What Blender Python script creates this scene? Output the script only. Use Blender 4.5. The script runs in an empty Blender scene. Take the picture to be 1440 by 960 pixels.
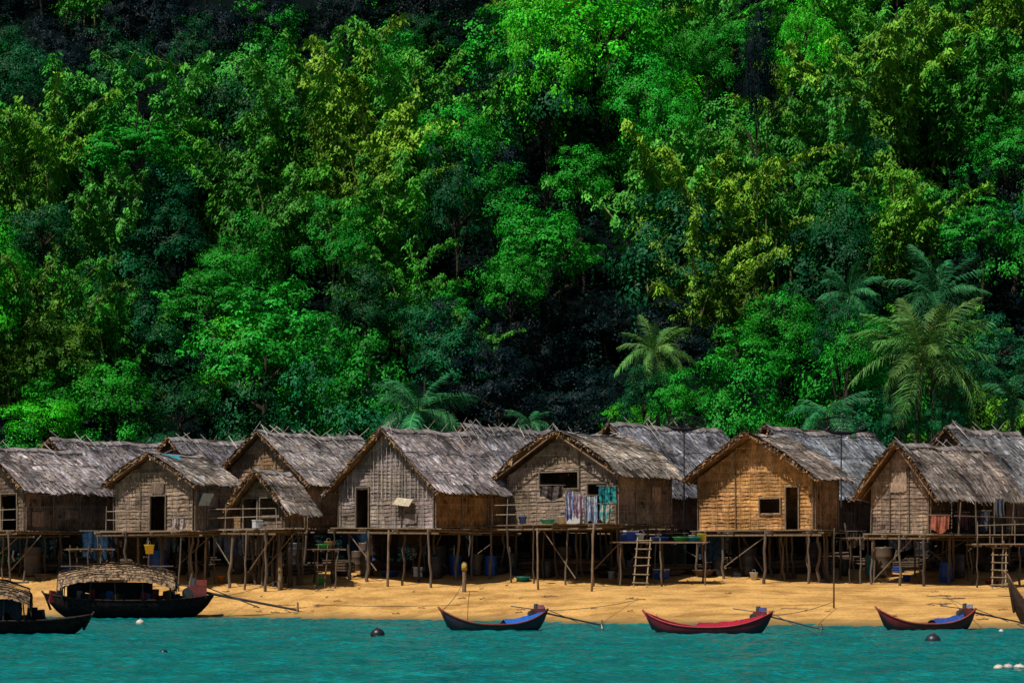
import bpy, math, random
import numpy as np
from mathutils import Vector, Matrix, noise
R=random.Random(7)
NR=np.random.RandomState(11)
SC=bpy.context.scene
COL=SC.collection
FP=3840.0; CH=2.5; HY=783.0
def PX(px,d): return (px-720.0)/FP*d
def PZ(py,d): return CH-(py-HY)/FP*d
# ---------------------------------------------------------------- terrain
SX=[-60,-25,-12.4,-2.8,4.7,12.4,17.6,30,60]
SY=[118,115,113,108,101.5,99,95,92,88]
def ter(x,y):
    ys=float(np.interp(x,SX,SY))+0.5*noise.noise(Vector((x*0.35,3.1,0)))
    if y<ys: z=max(-3.0,-0.09*(ys-y))
    elif y<121:
        t=(y-ys)/(121-ys); z=1.4*t**0.88+0.07*t*noise.noise(Vector((x*0.5,y*0.5,0)))+0.03*t*noise.noise(Vector((x*2,y*2,5)))
    elif y<142: z=1.4+min(.62,(y-121)*.14)+(y-121)*.012+0.08*noise.noise(Vector((x*0.5,y*0.5,0)))
    else:
        u=y-142
        z=2.27+ (0.66*u if u<190 else 0.66*190+0.1*(u-190))
        z+=min(1,u/15)*2.6*noise.noise(Vector((x/13,y/13,2)))
    return z
def hit(px,py):
    d=60.0
    while d<300:
        if ter(PX(px,d),d)>=PZ(py,d): return d
        d+=0.1
    return d
# ---------------------------------------------------------------- materials
def newmat(n):
    m=bpy.data.materials.new(n); m.use_nodes=True
    nt=m.node_tree; b=nt.nodes["Principled BSDF"]; return m,nt,b
def mathn(nt,op,a,b=None):
    n=nt.nodes.new("ShaderNodeMath"); n.operation=op
    for i,v in enumerate((a,b)):
        if v is None: continue
        if isinstance(v,(int,float)): n.inputs[i].default_value=v
        else: nt.links.new(v,n.inputs[i])
    return n.outputs[0]
def tintmat(name,rough=0.85,scale=(6,6,6),lo=0.6,hi=1.3,bump=0.3,spec=0.2,noisedetail=5,big=0,blo=.5):
    m,nt,b=newmat(name); L=nt.links
    at=nt.nodes.new("ShaderNodeAttribute"); at.attribute_name="tint"
    tc=nt.nodes.new("ShaderNodeTexCoord"); mp=nt.nodes.new("ShaderNodeMapping"); mp.inputs["Scale"].default_value=scale
    L.new(tc.outputs["Object"],mp.inputs[0])
    nz=nt.nodes.new("ShaderNodeTexNoise"); nz.inputs["Scale"].default_value=1; nz.inputs["Detail"].default_value=noisedetail
    L.new(mp.outputs[0],nz.inputs["Vector"])
    mr=nt.nodes.new("ShaderNodeMapRange"); mr.inputs[1].default_value=0.3; mr.inputs[2].default_value=0.7
    mr.inputs[3].default_value=lo; mr.inputs[4].default_value=hi; L.new(nz.outputs[0],mr.inputs[0])
    fac=mr.outputs[0]
    if big:
        n3=nt.nodes.new("ShaderNodeTexNoise"); n3.inputs["Scale"].default_value=big; n3.inputs["Detail"].default_value=6; n3.inputs["Roughness"].default_value=.7; L.new(tc.outputs["Object"],n3.inputs["Vector"])
        m3=nt.nodes.new("ShaderNodeMapRange"); m3.inputs[1].default_value=.35; m3.inputs[2].default_value=.62; m3.inputs[3].default_value=blo; m3.inputs[4].default_value=1.12; L.new(n3.outputs[0],m3.inputs[0])
        fac=mathn(nt,'MULTIPLY',fac,m3.outputs[0])
    vm=nt.nodes.new("ShaderNodeVectorMath"); vm.operation='SCALE'
    L.new(at.outputs["Color"],vm.inputs[0]); L.new(fac,vm.inputs["Scale"])
    L.new(vm.outputs[0],b.inputs["Base Color"])
    b.inputs["Roughness"].default_value=rough; b.inputs["Specular IOR Level"].default_value=spec
    if bump>0:
        bp=nt.nodes.new("ShaderNodeBump"); bp.inputs["Strength"].default_value=bump; bp.inputs["Distance"].default_value=0.03
        L.new(nz.outputs[0],bp.inputs["Height"]); L.new(bp.outputs[0],b.inputs["Normal"])
    return m
M_THATCH=tintmat("thatch",0.9,(4,4,4),0.6,1.35,0.4,0.12,big=.9,blo=.5)
M_WALL=tintmat("woven_leaf",0.85,(14,14,5),0.6,1.4,0.5,0.1,big=1.1,blo=.62)
M_WOOD=tintmat("weathered_wood",0.85,(14,14,4),0.55,1.35,0.4,0.2)
M_PAINT=tintmat("worn_paint",0.5,(5,5,9),0.65,1.2,0.15,0.3)
M_DULL=tintmat("tarred_wood",0.95,(7,7,9),0.5,1.5,0.3,0.04)
M_METAL=tintmat("old_metal",0.4,(9,9,9),0.6,1.2,0.15,0.6)
M_PLAST=tintmat("plastic",0.4,(3,3,3),0.85,1.1,0.0,0.4)
M_CLOTH=tintmat("cloth",0.9,(12,12,12),0.6,1.2,0.2,0.1)
M_BARK=tintmat("bark",0.95,(6,6,2),0.5,1.4,0.5,0.1)
def leafmat():
    m,nt,b=newmat("leaf"); L=nt.links
    at=nt.nodes.new("ShaderNodeAttribute"); at.attribute_name="tint"
    oi=nt.nodes.new("ShaderNodeObjectInfo"); v=nt.nodes.new("ShaderNodeVectorMath"); v.operation='MULTIPLY'
    L.new(at.outputs["Color"],v.inputs[0]); L.new(oi.outputs["Color"],v.inputs[1]); L.new(v.outputs[0],b.inputs["Base Color"])
    b.inputs["Roughness"].default_value=.5; b.inputs["Specular IOR Level"].default_value=.09
    return m
M_LEAF=leafmat()
def groundmat():
    m,nt,b=newmat("sand_and_shade_dark_floor"); L=nt.links; N=nt.nodes.new
    g=N("ShaderNodeNewGeometry"); sp=N("ShaderNodeSeparateXYZ"); L.new(g.outputs["Position"],sp.inputs[0])
    n1=N("ShaderNodeTexNoise"); n1.inputs["Scale"].default_value=0.6; n1.inputs["Detail"].default_value=8; n1.inputs["Roughness"].default_value=0.6; L.new(g.outputs["Position"],n1.inputs["Vector"])
    n2=N("ShaderNodeTexNoise"); n2.inputs["Scale"].default_value=9; n2.inputs["Detail"].default_value=5; L.new(g.outputs["Position"],n2.inputs["Vector"])
    r=N("ShaderNodeValToRGB"); r.color_ramp.elements[0].position=0.36; r.color_ramp.elements[0].color=(0.34,0.18,0.055,1)
    r.color_ramp.elements[1].position=0.6; r.color_ramp.elements[1].color=(0.62,0.355,0.115,1); L.new(n1.outputs[0],r.inputs[0])
    r2=N("ShaderNodeValToRGB"); r2.color_ramp.elements[0].position=0.3; r2.color_ramp.elements[0].color=(0.6,0.58,0.56,1); r2.color_ramp.elements[1].position=0.52; L.new(n2.outputs[0],r2.inputs[0])
    mm=N("ShaderNodeMixRGB"); mm.blend_type='MULTIPLY'; mm.inputs[0].default_value=1; L.new(r.outputs[0],mm.inputs[1]); L.new(r2.outputs[0],mm.inputs[2])
    w=N("ShaderNodeMapRange"); w.inputs[1].default_value=0.03; w.inputs[2].default_value=0.28; 
    zz=mathn(nt,'ADD',sp.outputs[2],mathn(nt,'MULTIPLY',n1.outputs[0],0.15)); zz=mathn(nt,'SUBTRACT',zz,0.075); L.new(zz,w.inputs[0])
    mw=N("ShaderNodeMixRGB"); mw.inputs[1].default_value=(0.19,0.125,0.05,1); L.new(w.outputs[0],mw.inputs[0]); L.new(mm.outputs[0],mw.inputs[2])
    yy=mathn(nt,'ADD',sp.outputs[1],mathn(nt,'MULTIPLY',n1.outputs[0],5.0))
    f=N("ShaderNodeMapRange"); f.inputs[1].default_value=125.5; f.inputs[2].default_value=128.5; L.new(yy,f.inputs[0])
    mf=N("ShaderNodeMixRGB"); mf.inputs[2].default_value=(0.016,0.012,0.008,1); L.new(f.outputs[0],mf.inputs[0]); L.new(mw.outputs[0],mf.inputs[1])  # near-black ground colour paints the shade under and behind the houses
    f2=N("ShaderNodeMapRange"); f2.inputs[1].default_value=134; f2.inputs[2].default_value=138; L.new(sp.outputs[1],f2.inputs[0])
    mg=N("ShaderNodeMixRGB"); mg.inputs[2].default_value=(0.002,0.005,0.005,1); L.new(f2.outputs[0],mg.inputs[0]); L.new(mf.outputs[0],mg.inputs[1])  # hillside floor coloured near black to stand in for shaded gaps
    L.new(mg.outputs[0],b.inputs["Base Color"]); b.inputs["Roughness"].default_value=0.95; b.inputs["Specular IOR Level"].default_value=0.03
    bp=N("ShaderNodeBump"); bp.inputs["Strength"].default_value=0.7; bp.inputs["Distance"].default_value=0.1; L.new(n1.outputs[0],bp.inputs["Height"])
    b2=N("ShaderNodeBump"); b2.inputs["Strength"].default_value=0.5; b2.inputs["Distance"].default_value=0.03; L.new(n2.outputs[0],b2.inputs["Height"]); L.new(bp.outputs[0],b2.inputs["Normal"])
    L.new(b2.outputs[0],b.inputs["Normal"])
    return m
def seamat():
    m,nt,b=newmat("sea_water"); L=nt.links; N=nt.nodes.new
    g=N("ShaderNodeNewGeometry"); mp=N("ShaderNodeMapping"); mp.inputs["Scale"].default_value=(0.6,0.35,1); L.new(g.outputs["Position"],mp.inputs[0])
    n1=N("ShaderNodeTexNoise"); n1.inputs["Scale"].default_value=0.9; n1.inputs["Detail"].default_value=7; n1.inputs["Roughness"].default_value=.6; L.new(mp.outputs[0],n1.inputs["Vector"])
    r=N("ShaderNodeValToRGB"); r.color_ramp.elements[0].position=0.3; r.color_ramp.elements[0].color=(0.0,0.10,0.115,1)
    r.color_ramp.elements[1].position=0.7; r.color_ramp.elements[1].color=(0.003,0.215,0.195,1); L.new(n1.outputs[0],r.inputs[0])
    L.new(r.outputs[0],b.inputs["Base Color"]); b.inputs["Roughness"].default_value=0.13; b.inputs["Specular IOR Level"].default_value=0.35
    m2=N("ShaderNodeMapping"); m2.inputs["Scale"].default_value=(5,6.5,3); L.new(g.outputs["Position"],m2.inputs[0])
    n2=N("ShaderNodeTexNoise"); n2.inputs["Scale"].default_value=1; n2.inputs["Detail"].default_value=4; L.new(m2.outputs[0],n2.inputs["Vector"])
    bp=N("ShaderNodeBump"); bp.inputs["Strength"].default_value=0.7; bp.inputs["Distance"].default_value=0.07; L.new(n2.outputs[0],bp.inputs["Height"]); L.new(bp.outputs[0],b.inputs["Normal"])
    return m
# ---------------------------------------------------------------- mesh helpers
class MB:
    def __init__(s): s.v=[];s.f=[];s.c=[];s.m=[]
    def poly(s,pts,col,mi=0):
        i=len(s.v); s.v+= [tuple(p) for p in pts]; s.c+=[col]*len(pts); s.f.append(tuple(range(i,i+len(pts)))); s.m.append(mi)
    def add(s,vs,fs,col,mi=0):
        i=len(s.v); s.v+=[tuple(p) for p in vs]
        s.c+= col if isinstance(col,list) else [col]*len(vs)
        for f in fs: s.f.append(tuple(i+k for k in f)); s.m.append(mi)
    def box(s,c,sz,col,rot=None,mi=0):
        vs=[]
        for dx in(-.5,.5):
            for dy in(-.5,.5):
                for dz in(-.5,.5):
                    p=Vector((dx*sz[0],dy*sz[1],dz*sz[2]))
                    if rot is not None: p=rot@p
                    vs.append(p+Vector(c))
        s.add(vs,[(0,1,3,2),(4,6,7,5),(0,4,5,1),(2,3,7,6),(0,2,6,4),(1,5,7,3)],col,mi)
    def cyl(s,p0,p1,r0,r1,col,n=6,mi=0,cap=True):
        p0=Vector(p0);p1=Vector(p1); a=(p1-p0)
        if a.length<1e-6: return
        a.normalize(); u=a.orthogonal().normalized(); w=a.cross(u)
        vs=[]
        for p,r in((p0,r0),(p1,r1)):
            for k in range(n):
                t=2*math.pi*k/n; vs.append(p+(u*math.cos(t)+w*math.sin(t))*r)
        fs=[(k,(k+1)%n,n+(k+1)%n,n+k) for k in range(n)]
        if cap: fs+= [tuple(range(n-1,-1,-1)),tuple(range(n,2*n))]
        s.add(vs,fs,col,mi)
    def tube(s,pts,rs,col,n=6,mi=0):
        pts=[Vector(p) for p in pts]; vs=[];fs=[]
        u=None
        for i,p in enumerate(pts):
            a=(pts[min(i+1,len(pts)-1)]-pts[max(i-1,0)]).normalized()
            if u is None: u=a.orthogonal().normalized()
            else: u=(u-a*u.dot(a)).normalized()
            w=a.cross(u)
            for k in range(n):
                t=2*math.pi*k/n; vs.append(p+(u*math.cos(t)+w*math.sin(t))*rs[i])
        for i in range(len(pts)-1):
            for k in range(n): fs.append((i*n+k,i*n+(k+1)%n,(i+1)*n+(k+1)%n,(i+1)*n+k))
        fs.append(tuple(range(n-1,-1,-1))); fs.append(tuple((len(pts)-1)*n+k for k in range(n)))
        s.add(vs,fs,col,mi)
    def lathe(s,prof,col,n=16,center=(0,0,0),mi=0):
        vs=[];fs=[]
        for (r,z) in prof:
            for k in range(n):
                t=2*math.pi*k/n; vs.append((center[0]+r*math.cos(t),center[1]+r*math.sin(t),center[2]+z))
        for i in range(len(prof)-1):
            for k in range(n): fs.append((i*n+k,i*n+(k+1)%n,(i+1)*n+(k+1)%n,(i+1)*n+k))
        s.add(vs,fs,col,mi)
    def mesh(s,name,mats,smooth=False):
        me=bpy.data.meshes.new(name); me.from_pydata(s.v,[],s.f)
        for m in mats: me.materials.append(m)
        me.polygons.foreach_set("material_index",s.m)
        a=me.attributes.new("tint",'FLOAT_COLOR','POINT')
        a.data.foreach_set("color",np.array([(c[0],c[1],c[2],1.0) for c in s.c],dtype=np.float32).ravel())
        if smooth: me.polygons.foreach_set("use_smooth",[True]*len(me.polygons))
        me.update(); return me
def npmesh(name,V,Q,T,mat,smooth=False):
    me=bpy.data.meshes.new(name); nv=len(V); nq=len(Q)
    me.vertices.add(nv); me.vertices.foreach_set("co",np.asarray(V,np.float32).ravel())
    me.loops.add(nq*4); me.loops.foreach_set("vertex_index",np.asarray(Q,np.int32).ravel())
    me.polygons.add(nq); me.polygons.foreach_set("loop_start",np.arange(0,nq*4,4,dtype=np.int32))
    try: me.polygons.foreach_set("loop_total",np.full(nq,4,np.int32))
    except Exception: pass
    me.materials.append(mat)
    if T is not None:
        a=me.attributes.new("tint",'FLOAT_COLOR','POINT'); T=np.concatenate([T,np.ones((nv,1))],1)
        a.data.foreach_set("color",T.astype(np.float32).ravel())
    me.update(calc_edges=True); me.validate()
    if smooth: me.polygons.foreach_set("use_smooth",[True]*nq)
    return me
def leaves(name,C,N,U,Ln,Wd,T,mat=None):
    N=N/np.linalg.norm(N,axis=1,keepdims=True)
    U=U-N*np.sum(U*N,1,keepdims=True); U/=np.linalg.norm(U,axis=1,keepdims=True)+1e-9
    W=np.cross(N,U); Ln=Ln[:,None]; Wd=Wd[:,None]
    V=np.stack([C-U*Ln*.5, C+W*Wd*.5-U*Ln*0.05, C+U*Ln*.5-N*Ln*0.1, C-W*Wd*.5-U*Ln*0.05],1).reshape(-1,3)
    Q=np.arange(len(C)*4).reshape(-1,4); T=np.repeat(T,4,axis=0)
    return npmesh(name,V,Q,T,mat or M_LEAF)
def obj(name,me,parent=None,loc=(0,0,0),rot=(0,0,0),scale=(1,1,1),label=None,cat=None,group=None,kind=None):
    o=bpy.data.objects.new(name,me); COL.objects.link(o)
    o.location=loc;o.rotation_euler=rot;o.scale=scale
    if parent is not None: o.parent=parent
    if label:o["label"]=label
    if cat:o["category"]=cat
    if group:o["group"]=group
    if kind:o["kind"]=kind
    return o
def vary(c,a=0.15):
    k=1+R.uniform(-a,a); return (c[0]*k*(1+R.uniform(-.05,.05)),c[1]*k,c[2]*k*(1+R.uniform(-.05,.05)))
# ---------------------------------------------------------------- ground + sea
def grid(xs,ys,zf,name,mat,smooth=True,Zarr=None):
    X,Y=np.meshgrid(xs,ys)
    if Zarr is None: Zz=np.array([[zf(x,y) for x in xs] for y in ys])
    else: Zz=Zarr(X,Y)
    V=np.stack([X,Y,Zz],-1).reshape(-1,3); nx=len(xs);ny=len(ys)
    i=np.arange(ny-1)[:,None]*nx+np.arange(nx-1)[None,:]
    Q=np.stack([i,i+1,i+1+nx,i+nx],-1).reshape(-1,4)
    return npmesh(name,V,Q,None,mat,smooth)
xs=np.concatenate([np.linspace(-600,-60,12)[:-1],np.arange(-60,-24,2),np.arange(-24,24,0.3),np.arange(24,60,2),np.linspace(60,600,12)])
ys=np.concatenate([np.linspace(-400,80,10)[:-1],np.arange(80,130,0.4),np.arange(130,240,1.6),np.linspace(240,900,20)])
obj("ground",grid(xs,ys,ter,"ground",groundmat()),kind="structure",label="golden sand beach rising to forest floor painted shade-dark")
xs=np.concatenate([np.linspace(-900,-30,20)[:-1],np.arange(-30,30,0.1),np.linspace(30,900,20)])
ys=np.concatenate([np.linspace(-500,50,20)[:-1],np.arange(50,119,0.13)])
WV=[]
for i in range(46):
    lam=R.uniform(0.28,0.8) if i<34 else R.uniform(1,2.6); a=R.gauss(math.pi/2,0.85); WV.append((2*math.pi/lam*math.cos(a),2*math.pi/lam*math.sin(a),R.uniform(0,6.28),lam*(0.0072 if i<34 else .004)))
def sea(X,Y):
    z=np.zeros_like(X)
    for kx,ky,p,a in WV: z+=a*np.sin(kx*X+ky*Y+p+0.9*np.sin(1.1*X+p)+0.8*np.sin(0.83*Y+2*p))*(1+.6*np.sin(.5*X-.37*Y+3*p))
    fade=np.clip((31-np.abs(X))/2,0,1)*np.clip((Y-49)/4,0,1)
    return z*fade
obj("sea",grid(xs,ys,None,"sea",seamat(),True,sea),kind="structure",label="rippled teal sea water")
# ---------------------------------------------------------------- houses
STW=(0.09,0.07,0.055)
def stiltmesh(seed):
    r=random.Random(seed); m=MB(); pts=[];rs=[]
    for i in range(7):
        t=i/6; pts.append((r.uniform(-.05,.05),r.uniform(-.05,.05),t)); rs.append(0.06-0.018*t+r.uniform(-.006,.006))
    k=r.uniform(.4,1.1)
    m.tube(pts,rs,(0.15*k,0.115*k,0.085*k),7)
    return m.mesh("stilt",[M_WOOD],True)
STILTS=[stiltmesh(i) for i in range(7)]
def build_wall(mb,org,ux,n,width,rng,H,ops,col,lathe_col,fine=True):
    ux=Vector(ux);n=Vector(n);org=Vector(org); h=0.17; nk=int(math.ceil(H/h)); sd=R.uniform(0,99)
    pan={}
    pw=R.uniform(.9,1.5)
    for k in range(nk):
        z0=k*h; z1=min(z0+h+0.05,H); zc=z0+h*.5
        if rng(z0) is None: continue
        a0,b0=rng(z0); r1=rng(z1)
        if r1 is None: r1=((a0+b0)/2,(a0+b0)/2)
        ints=[(a0,b0)]
        for (s0,s1,q0,q1) in ops:
            if q0<=zc<=q1:
                ni=[]
                for a,b in ints:
                    if s1<=a or s0>=b: ni.append((a,b)); continue
                    if s0>a: ni.append((a,s0))
                    if s1<b: ni.append((s1,b))
                ints=ni
        ct=R.uniform(0.85,1.12)
        for a,b in ints:
            s=a
            while s<b-1e-4:
                e=min(b,s+R.uniform(0.1,0.3))
                if b-e<0.1:e=b
                o0=0.03+.018*math.sin(s*9+sd)+R.uniform(0,0.008)
                key=(int((s+.3*(k//5%2))/pw),k//5)
                if key not in pan: pan[key]=(R.choice((.75,.85,.93,1,1.07,1.18)),R.uniform(.88,1.08))
                pk=pan[key]
                f=pk[0]*(1+.5*noise.noise(Vector((s*.9+sd,z0*1.3,sd)))+.35*noise.noise(Vector((s*3.7+sd,z0*.8,-sd))))
                if R.random()<.02: f*=.5
                c=vary((col[0]*ct*f,col[1]*ct*f,col[2]*ct*f*pk[1]),0.09)
                dz=.022*math.sin(s*3+k*.5+sd)
                p=[org+ux*s+n*o0+Vector((0,0,z0+dz)),org+ux*e+n*(.03+.018*math.sin(e*9+sd))+Vector((0,0,z0+.022*math.sin(e*3+k*.5+sd)+R.uniform(-.02,.01))),
                   org+ux*max(r1[0],min(r1[1],e))+Vector((0,0,z1)),org+ux*max(r1[0],min(r1[1],s))+Vector((0,0,z1))]
                mb.poly(p,c); s=e
            if b-a>0.3 and R.random()<(.8 if k%3==0 else .1):
                q0=org+ux*(a+R.uniform(0,.3)*(b-a)*(R.random()<.3))+n*0.062+Vector((0,0,z0+0.02+R.uniform(-.05,.05))); q1=org+ux*b+n*0.062+Vector((0,0,z0+0.02+R.uniform(-.07,.07)))
                mb.cyl(q0,q1,0.011,0.009,vary(lathe_col,.3),4)
    for q in range(int(width*.6)):
        s=R.uniform(.1,max(.2,width-1.1)); w=R.uniform(.5,1.0); z=R.uniform(.1,H*.5); hh=R.uniform(.35,.8)
        if rng(z+hh) is None or rng(z+hh)[0]>s or rng(z+hh)[1]<s+w: continue
        if any(a-.1<s+w and s<b+.1 and z<q1_+.1 and z+hh>q0_-.1 for a,b,q0_,q1_ in ops): continue
        f=R.choice((.65,.78,.85,1.25)); tl=R.uniform(-.05,.05)
        nseg=6
        for i in range(nseg):
            u0=s+w*i/nseg;u1=s+w*(i+1)/nseg
            mb.poly([org+ux*u0+n*.08+Vector((0,0,z+tl*i/nseg+R.uniform(-.05,.02))),org+ux*u1+n*.083+Vector((0,0,z+tl*(i+1)/nseg+R.uniform(-.05,.02))),org+ux*u1+n*.07+Vector((0,0,z+hh+tl*(i+1)/nseg)),org+ux*u0+n*.07+Vector((0,0,z+hh+tl*i/nseg))],vary(tuple(v*f for v in col),.1))
    s=R.uniform(.1,.3)
    while s<width-.1:
        zt=H-.1
        while zt>.2 and (rng(zt) is None or not (rng(zt)[0]<s<rng(zt)[1])): zt-=.1
        if not any(a-.05<s<b+.05 for a,b,_,_ in ops) and R.random()<.7:
            mb.cyl(org+ux*s+n*.072+Vector((0,0,.02)),org+ux*(s+R.uniform(-.08,.08))+n*.072+Vector((0,0,zt)),.009,.007,vary(tuple(v*.85 for v in lathe_col),.3),4)
        s+=R.uniform(.18,.6)
def house(sp):
    th=math.radians(sp.get('th',35)); d=sp['d']; k=FP/d; ct,st=math.cos(th),math.sin(th)
    W=sp['gw']/k/ct; D=sp['sw']/(FP/(d+2))/st
    cxw=PX(sp['cx'],d); gx=cxw-W/2*ct; gy=d+W/2*st
    g0=ter(gx,gy); fz=PZ(sp['fl'],d)-g0; pz=PZ(sp['pk'],gy)-g0; H=sp.get('wh',1.9)
    ov=sp.get('ov',0.5); slope=(pz-fz-H)/(W/2); ang=math.atan(slope); og=sp.get('og',0.5)
    root=obj("stilt_house",None,loc=(gx,gy,g0),rot=(R.uniform(-.006,.006),R.uniform(-.012,.012),-th),label=sp['label'],cat="house",group="stilt houses along the beach")
    root.empty_display_size=0.5
    def wld(lx,ly): return gx+lx*ct+ly*st, gy-lx*st+ly*ct
    wc=sp.get('wall',(0.25,0.165,0.13)); lc=tuple(min(.6,c*1.55) for c in wc)
    topz=pz-fz-0.12
    def rg(z):
        if z<=H: return (0,W)
        hw=(topz-z)/slope
        if hw<=0.02: return None
        return (max(0,W/2-hw),min(W,W/2+hw))
    def rs_(z): return (0,D)
    m=MB(); build_wall(m,(-W/2,0,fz),(1,0,0),(0,-1,0),W,rg,topz,sp.get('ops',[]),wc,lc)
    if sp.get('sticks'):
        s=0.1
        while s<W:
            hh=min(topz-0.05,(topz-abs(s-W/2)*slope)-0.05); z0=0 if R.random()<.3 else 1.3
            ok=not any(a-.1<s<b+.1 for a,b,_,_ in sp.get('ops',[]))
            if hh>z0+.2 and ok: m.cyl((-W/2+s,-0.1,fz+z0),(-W/2+s+R.uniform(-.05,.05),-0.1,fz+hh),.018,.014,vary((0.42,0.38,0.34),.3),4)
            s+=R.uniform(.16,.34)
    for s in np.arange(0.0,W+.01,W/3):
        if not any(a-.05<s<b+.05 for a,b,_,_ in sp.get('ops',[])):
            hh=min(topz,topz-abs(s-W/2)*slope)
            if hh>0.3: m.cyl((-W/2+s,-0.08,fz-0.1),(-W/2+s+R.uniform(-.05,.05),-0.08,fz+hh-.05),.03,.022,vary((0.16,0.125,0.09)),5)
    obj("front_wall",m.mesh("front_wall",[M_WALL]),root)
    m=MB(); build_wall(m,(W/2,D,fz),(-1,0,0),(0,1,0),W,rg,topz,[],wc,lc)
    obj("back_wall",m.mesh("back_wall",[M_WALL]),root)
    sc=sp.get('side',tuple(c*1.0 for c in wc)); slc=tuple(min(.5,c*1.5) for c in sc)
    m=MB(); build_wall(m,(W/2,0,fz),(0,1,0),(1,0,0),D,rs_,H,sp.get('sops',[]),sc,slc)
    for s in np.linspace(0.02,D,4): m.cyl((W/2+.06,s,fz-.1),(W/2+.06,s,fz+H),.04,.035,vary((0.2,0.14,0.1)),5)
    obj("side_wall",m.mesh("side_wall",[M_WALL]),root)
    m=MB(); build_wall(m,(-W/2,D,fz),(0,-1,0),(-1,0,0),D,rs_,H,[],sc,slc)
    obj("side_wall",m.mesh("side_wall",[M_WALL]),root)
    # roof
    m=MB(); ex=W/2+ov; ez=fz+H-ov*slope+0.05; pzz=pz; bul=sp.get('bul',R.uniform(0,.05))
    sl=math.hypot(ex,pzz-ez); ph=R.uniform(0,6); y0=-og; y1=D+og*0.8; sag=R.uniform(.05,.16)
    def RP(side,s,y,l=0.0):
        t=(y-y0)/(y1-y0); dz=-sag*math.sin(math.pi*min(1,max(0,t)))*(0.4+0.6*s)+0.04*math.sin(y*1.7+ph+side)+0.025*math.sin(y*4.1+2*ph+3*s)+.05*noise.noise(Vector((y*1.1,s*3,ph+side)))
        l2=l+bul*4*max(0,s)*(1-s)
        nx=side*math.sin(ang);nz=math.cos(ang)
        return Vector((side*ex*(1-s)+nx*l2,y,ez+(pzz-ez)*s+nz*l2+dz))
    warm=(0.34,0.18,0.065)
    ny=14
    for side in(-1,1):
        for i in range(ny):
            a=y0+0.05+(y1-y0-.1)*i/ny;b=y0+.05+(y1-y0-.1)*(i+1)/ny
            for j in range(6):
                s0=j/6+.01;s1=(j+1)/6+.01 if j<5 else 1.0
                m.poly([RP(side,s0,a,0.01),RP(side,s0,b,0.01),RP(side,s1,b,.01),RP(side,s1,a,.01)],vary((.07,.06,.06)))
                m.poly([RP(side,s0,a,-.04),RP(side,s1,a,-.04),RP(side,s1,b,-.04),RP(side,s0,b,-.04)],vary((0.2,0.12,0.06),.25))
        nc=max(7,int(sl/0.27)); base=sp.get('roof',(0.28,0.245,0.235))
        for j in range(nc):
            s0=j/nc; cf=R.uniform(.8,1.15); so_=R.uniform(-.1,.1)/nc
            y=y0
            while y<y1:
                w=R.uniform(.035,.11)
                pn=noise.noise(Vector((y*0.6+ph*7,j*.3,side*9+ph)))
                pm=noise.noise(Vector((y*3+ph*7,j*.9,side*9-ph)))
                cc=tuple(q*cf*(1+1.0*pn+.5*pm) for q in base)
                q_=R.random()
                if q_<.15: cc=tuple(q*1.75 for q in cc)
                elif q_<.25: cc=(cc[0]*.38,cc[1]*.37,cc[2]*.38)
                elif q_<.37: cc=(cc[0]*1.1,cc[1]*.88,cc[2]*.62)
                drop=R.uniform(-.03,.05)/sl*2
                if R.random()<.06: drop+=R.uniform(.05,.2)/sl
                lo=s0+so_-drop*(1 if j else .9); hi=min(1.0,s0+1.5/nc)
                l0=R.uniform(.03,.07); dy=R.uniform(-.04,.04)
                m.poly([RP(side,lo,y+dy,l0),RP(side,lo+R.uniform(-.01,.01),y+w+dy,l0+R.uniform(-.01,.01)),RP(side,hi,y+w,.025),RP(side,hi,y,.025)],vary(cc,.25))
                y+=w*.92
        for (yy,sg) in ((y0,-1),(y1,1)):
            for q in range(int(sl/0.022)):
                s=R.uniform(-.02,1.0); p=RP(side,s,yy+.1*-sg,R.uniform(-.07,.04)); w=R.uniform(.015,.06)/sl
                p2=RP(side,s+w,yy+.1*-sg,R.uniform(-.07,.04)); L=R.uniform(.09,.22)*(1+.9*noise.noise(Vector((s*6,ph,side))))
                dv=Vector((side*R.uniform(-.04,.12),sg*L,-R.uniform(.0,.16)*(1 if R.random()<.88 else 2.1)))
                cc=vary(warm if R.random()<.5 else ((0.25,.2,.17) if R.random()<.6 else (.08,.06,.05)),.45)
                m.poly([p,p2,p2+dv*.9,p+dv],cc)
        for q in range(int((y1-y0)/.035)):
            y=R.uniform(y0,y1); p=RP(side,0.02,y,R.uniform(-.03,.05)); ln=R.uniform(.03,.11) if R.random()<.88 else R.uniform(.12,.28)
            dv=Vector((side*R.uniform(.02,.12),R.uniform(-.04,.04),-ln)); w=R.uniform(.02,.06)
            m.poly([p,p+Vector((0,w,0)),p+dv+Vector((0,w*.5,0)),p+dv],vary((0.26,.19,.13),.5))
        for s in (0.3,0.62,.9):
            if R.random()<.7:
                pts=[RP(side,s+R.uniform(-.01,.01),y0+(y1-y0)*t/6+.0,.09) for t in range(7)]
                m.tube(pts,[.018]*7,vary((0.34,.3,.28)),4)
    y=y0
    while y<y1:
        w=R.uniform(.1,.25)
        for side in(-1,1):
            m.poly([RP(side,1,y,.07),RP(side,1,y+w,.07),RP(side,1-R.uniform(.2,.35)/sl,y+w,.08),RP(side,1-R.uniform(.2,.35)/sl,y,.08)],vary((0.25,.22,.21),.4))
        y+=w*.97
    y=y0+.3; xs_=sp.get('xs',.35)
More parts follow.
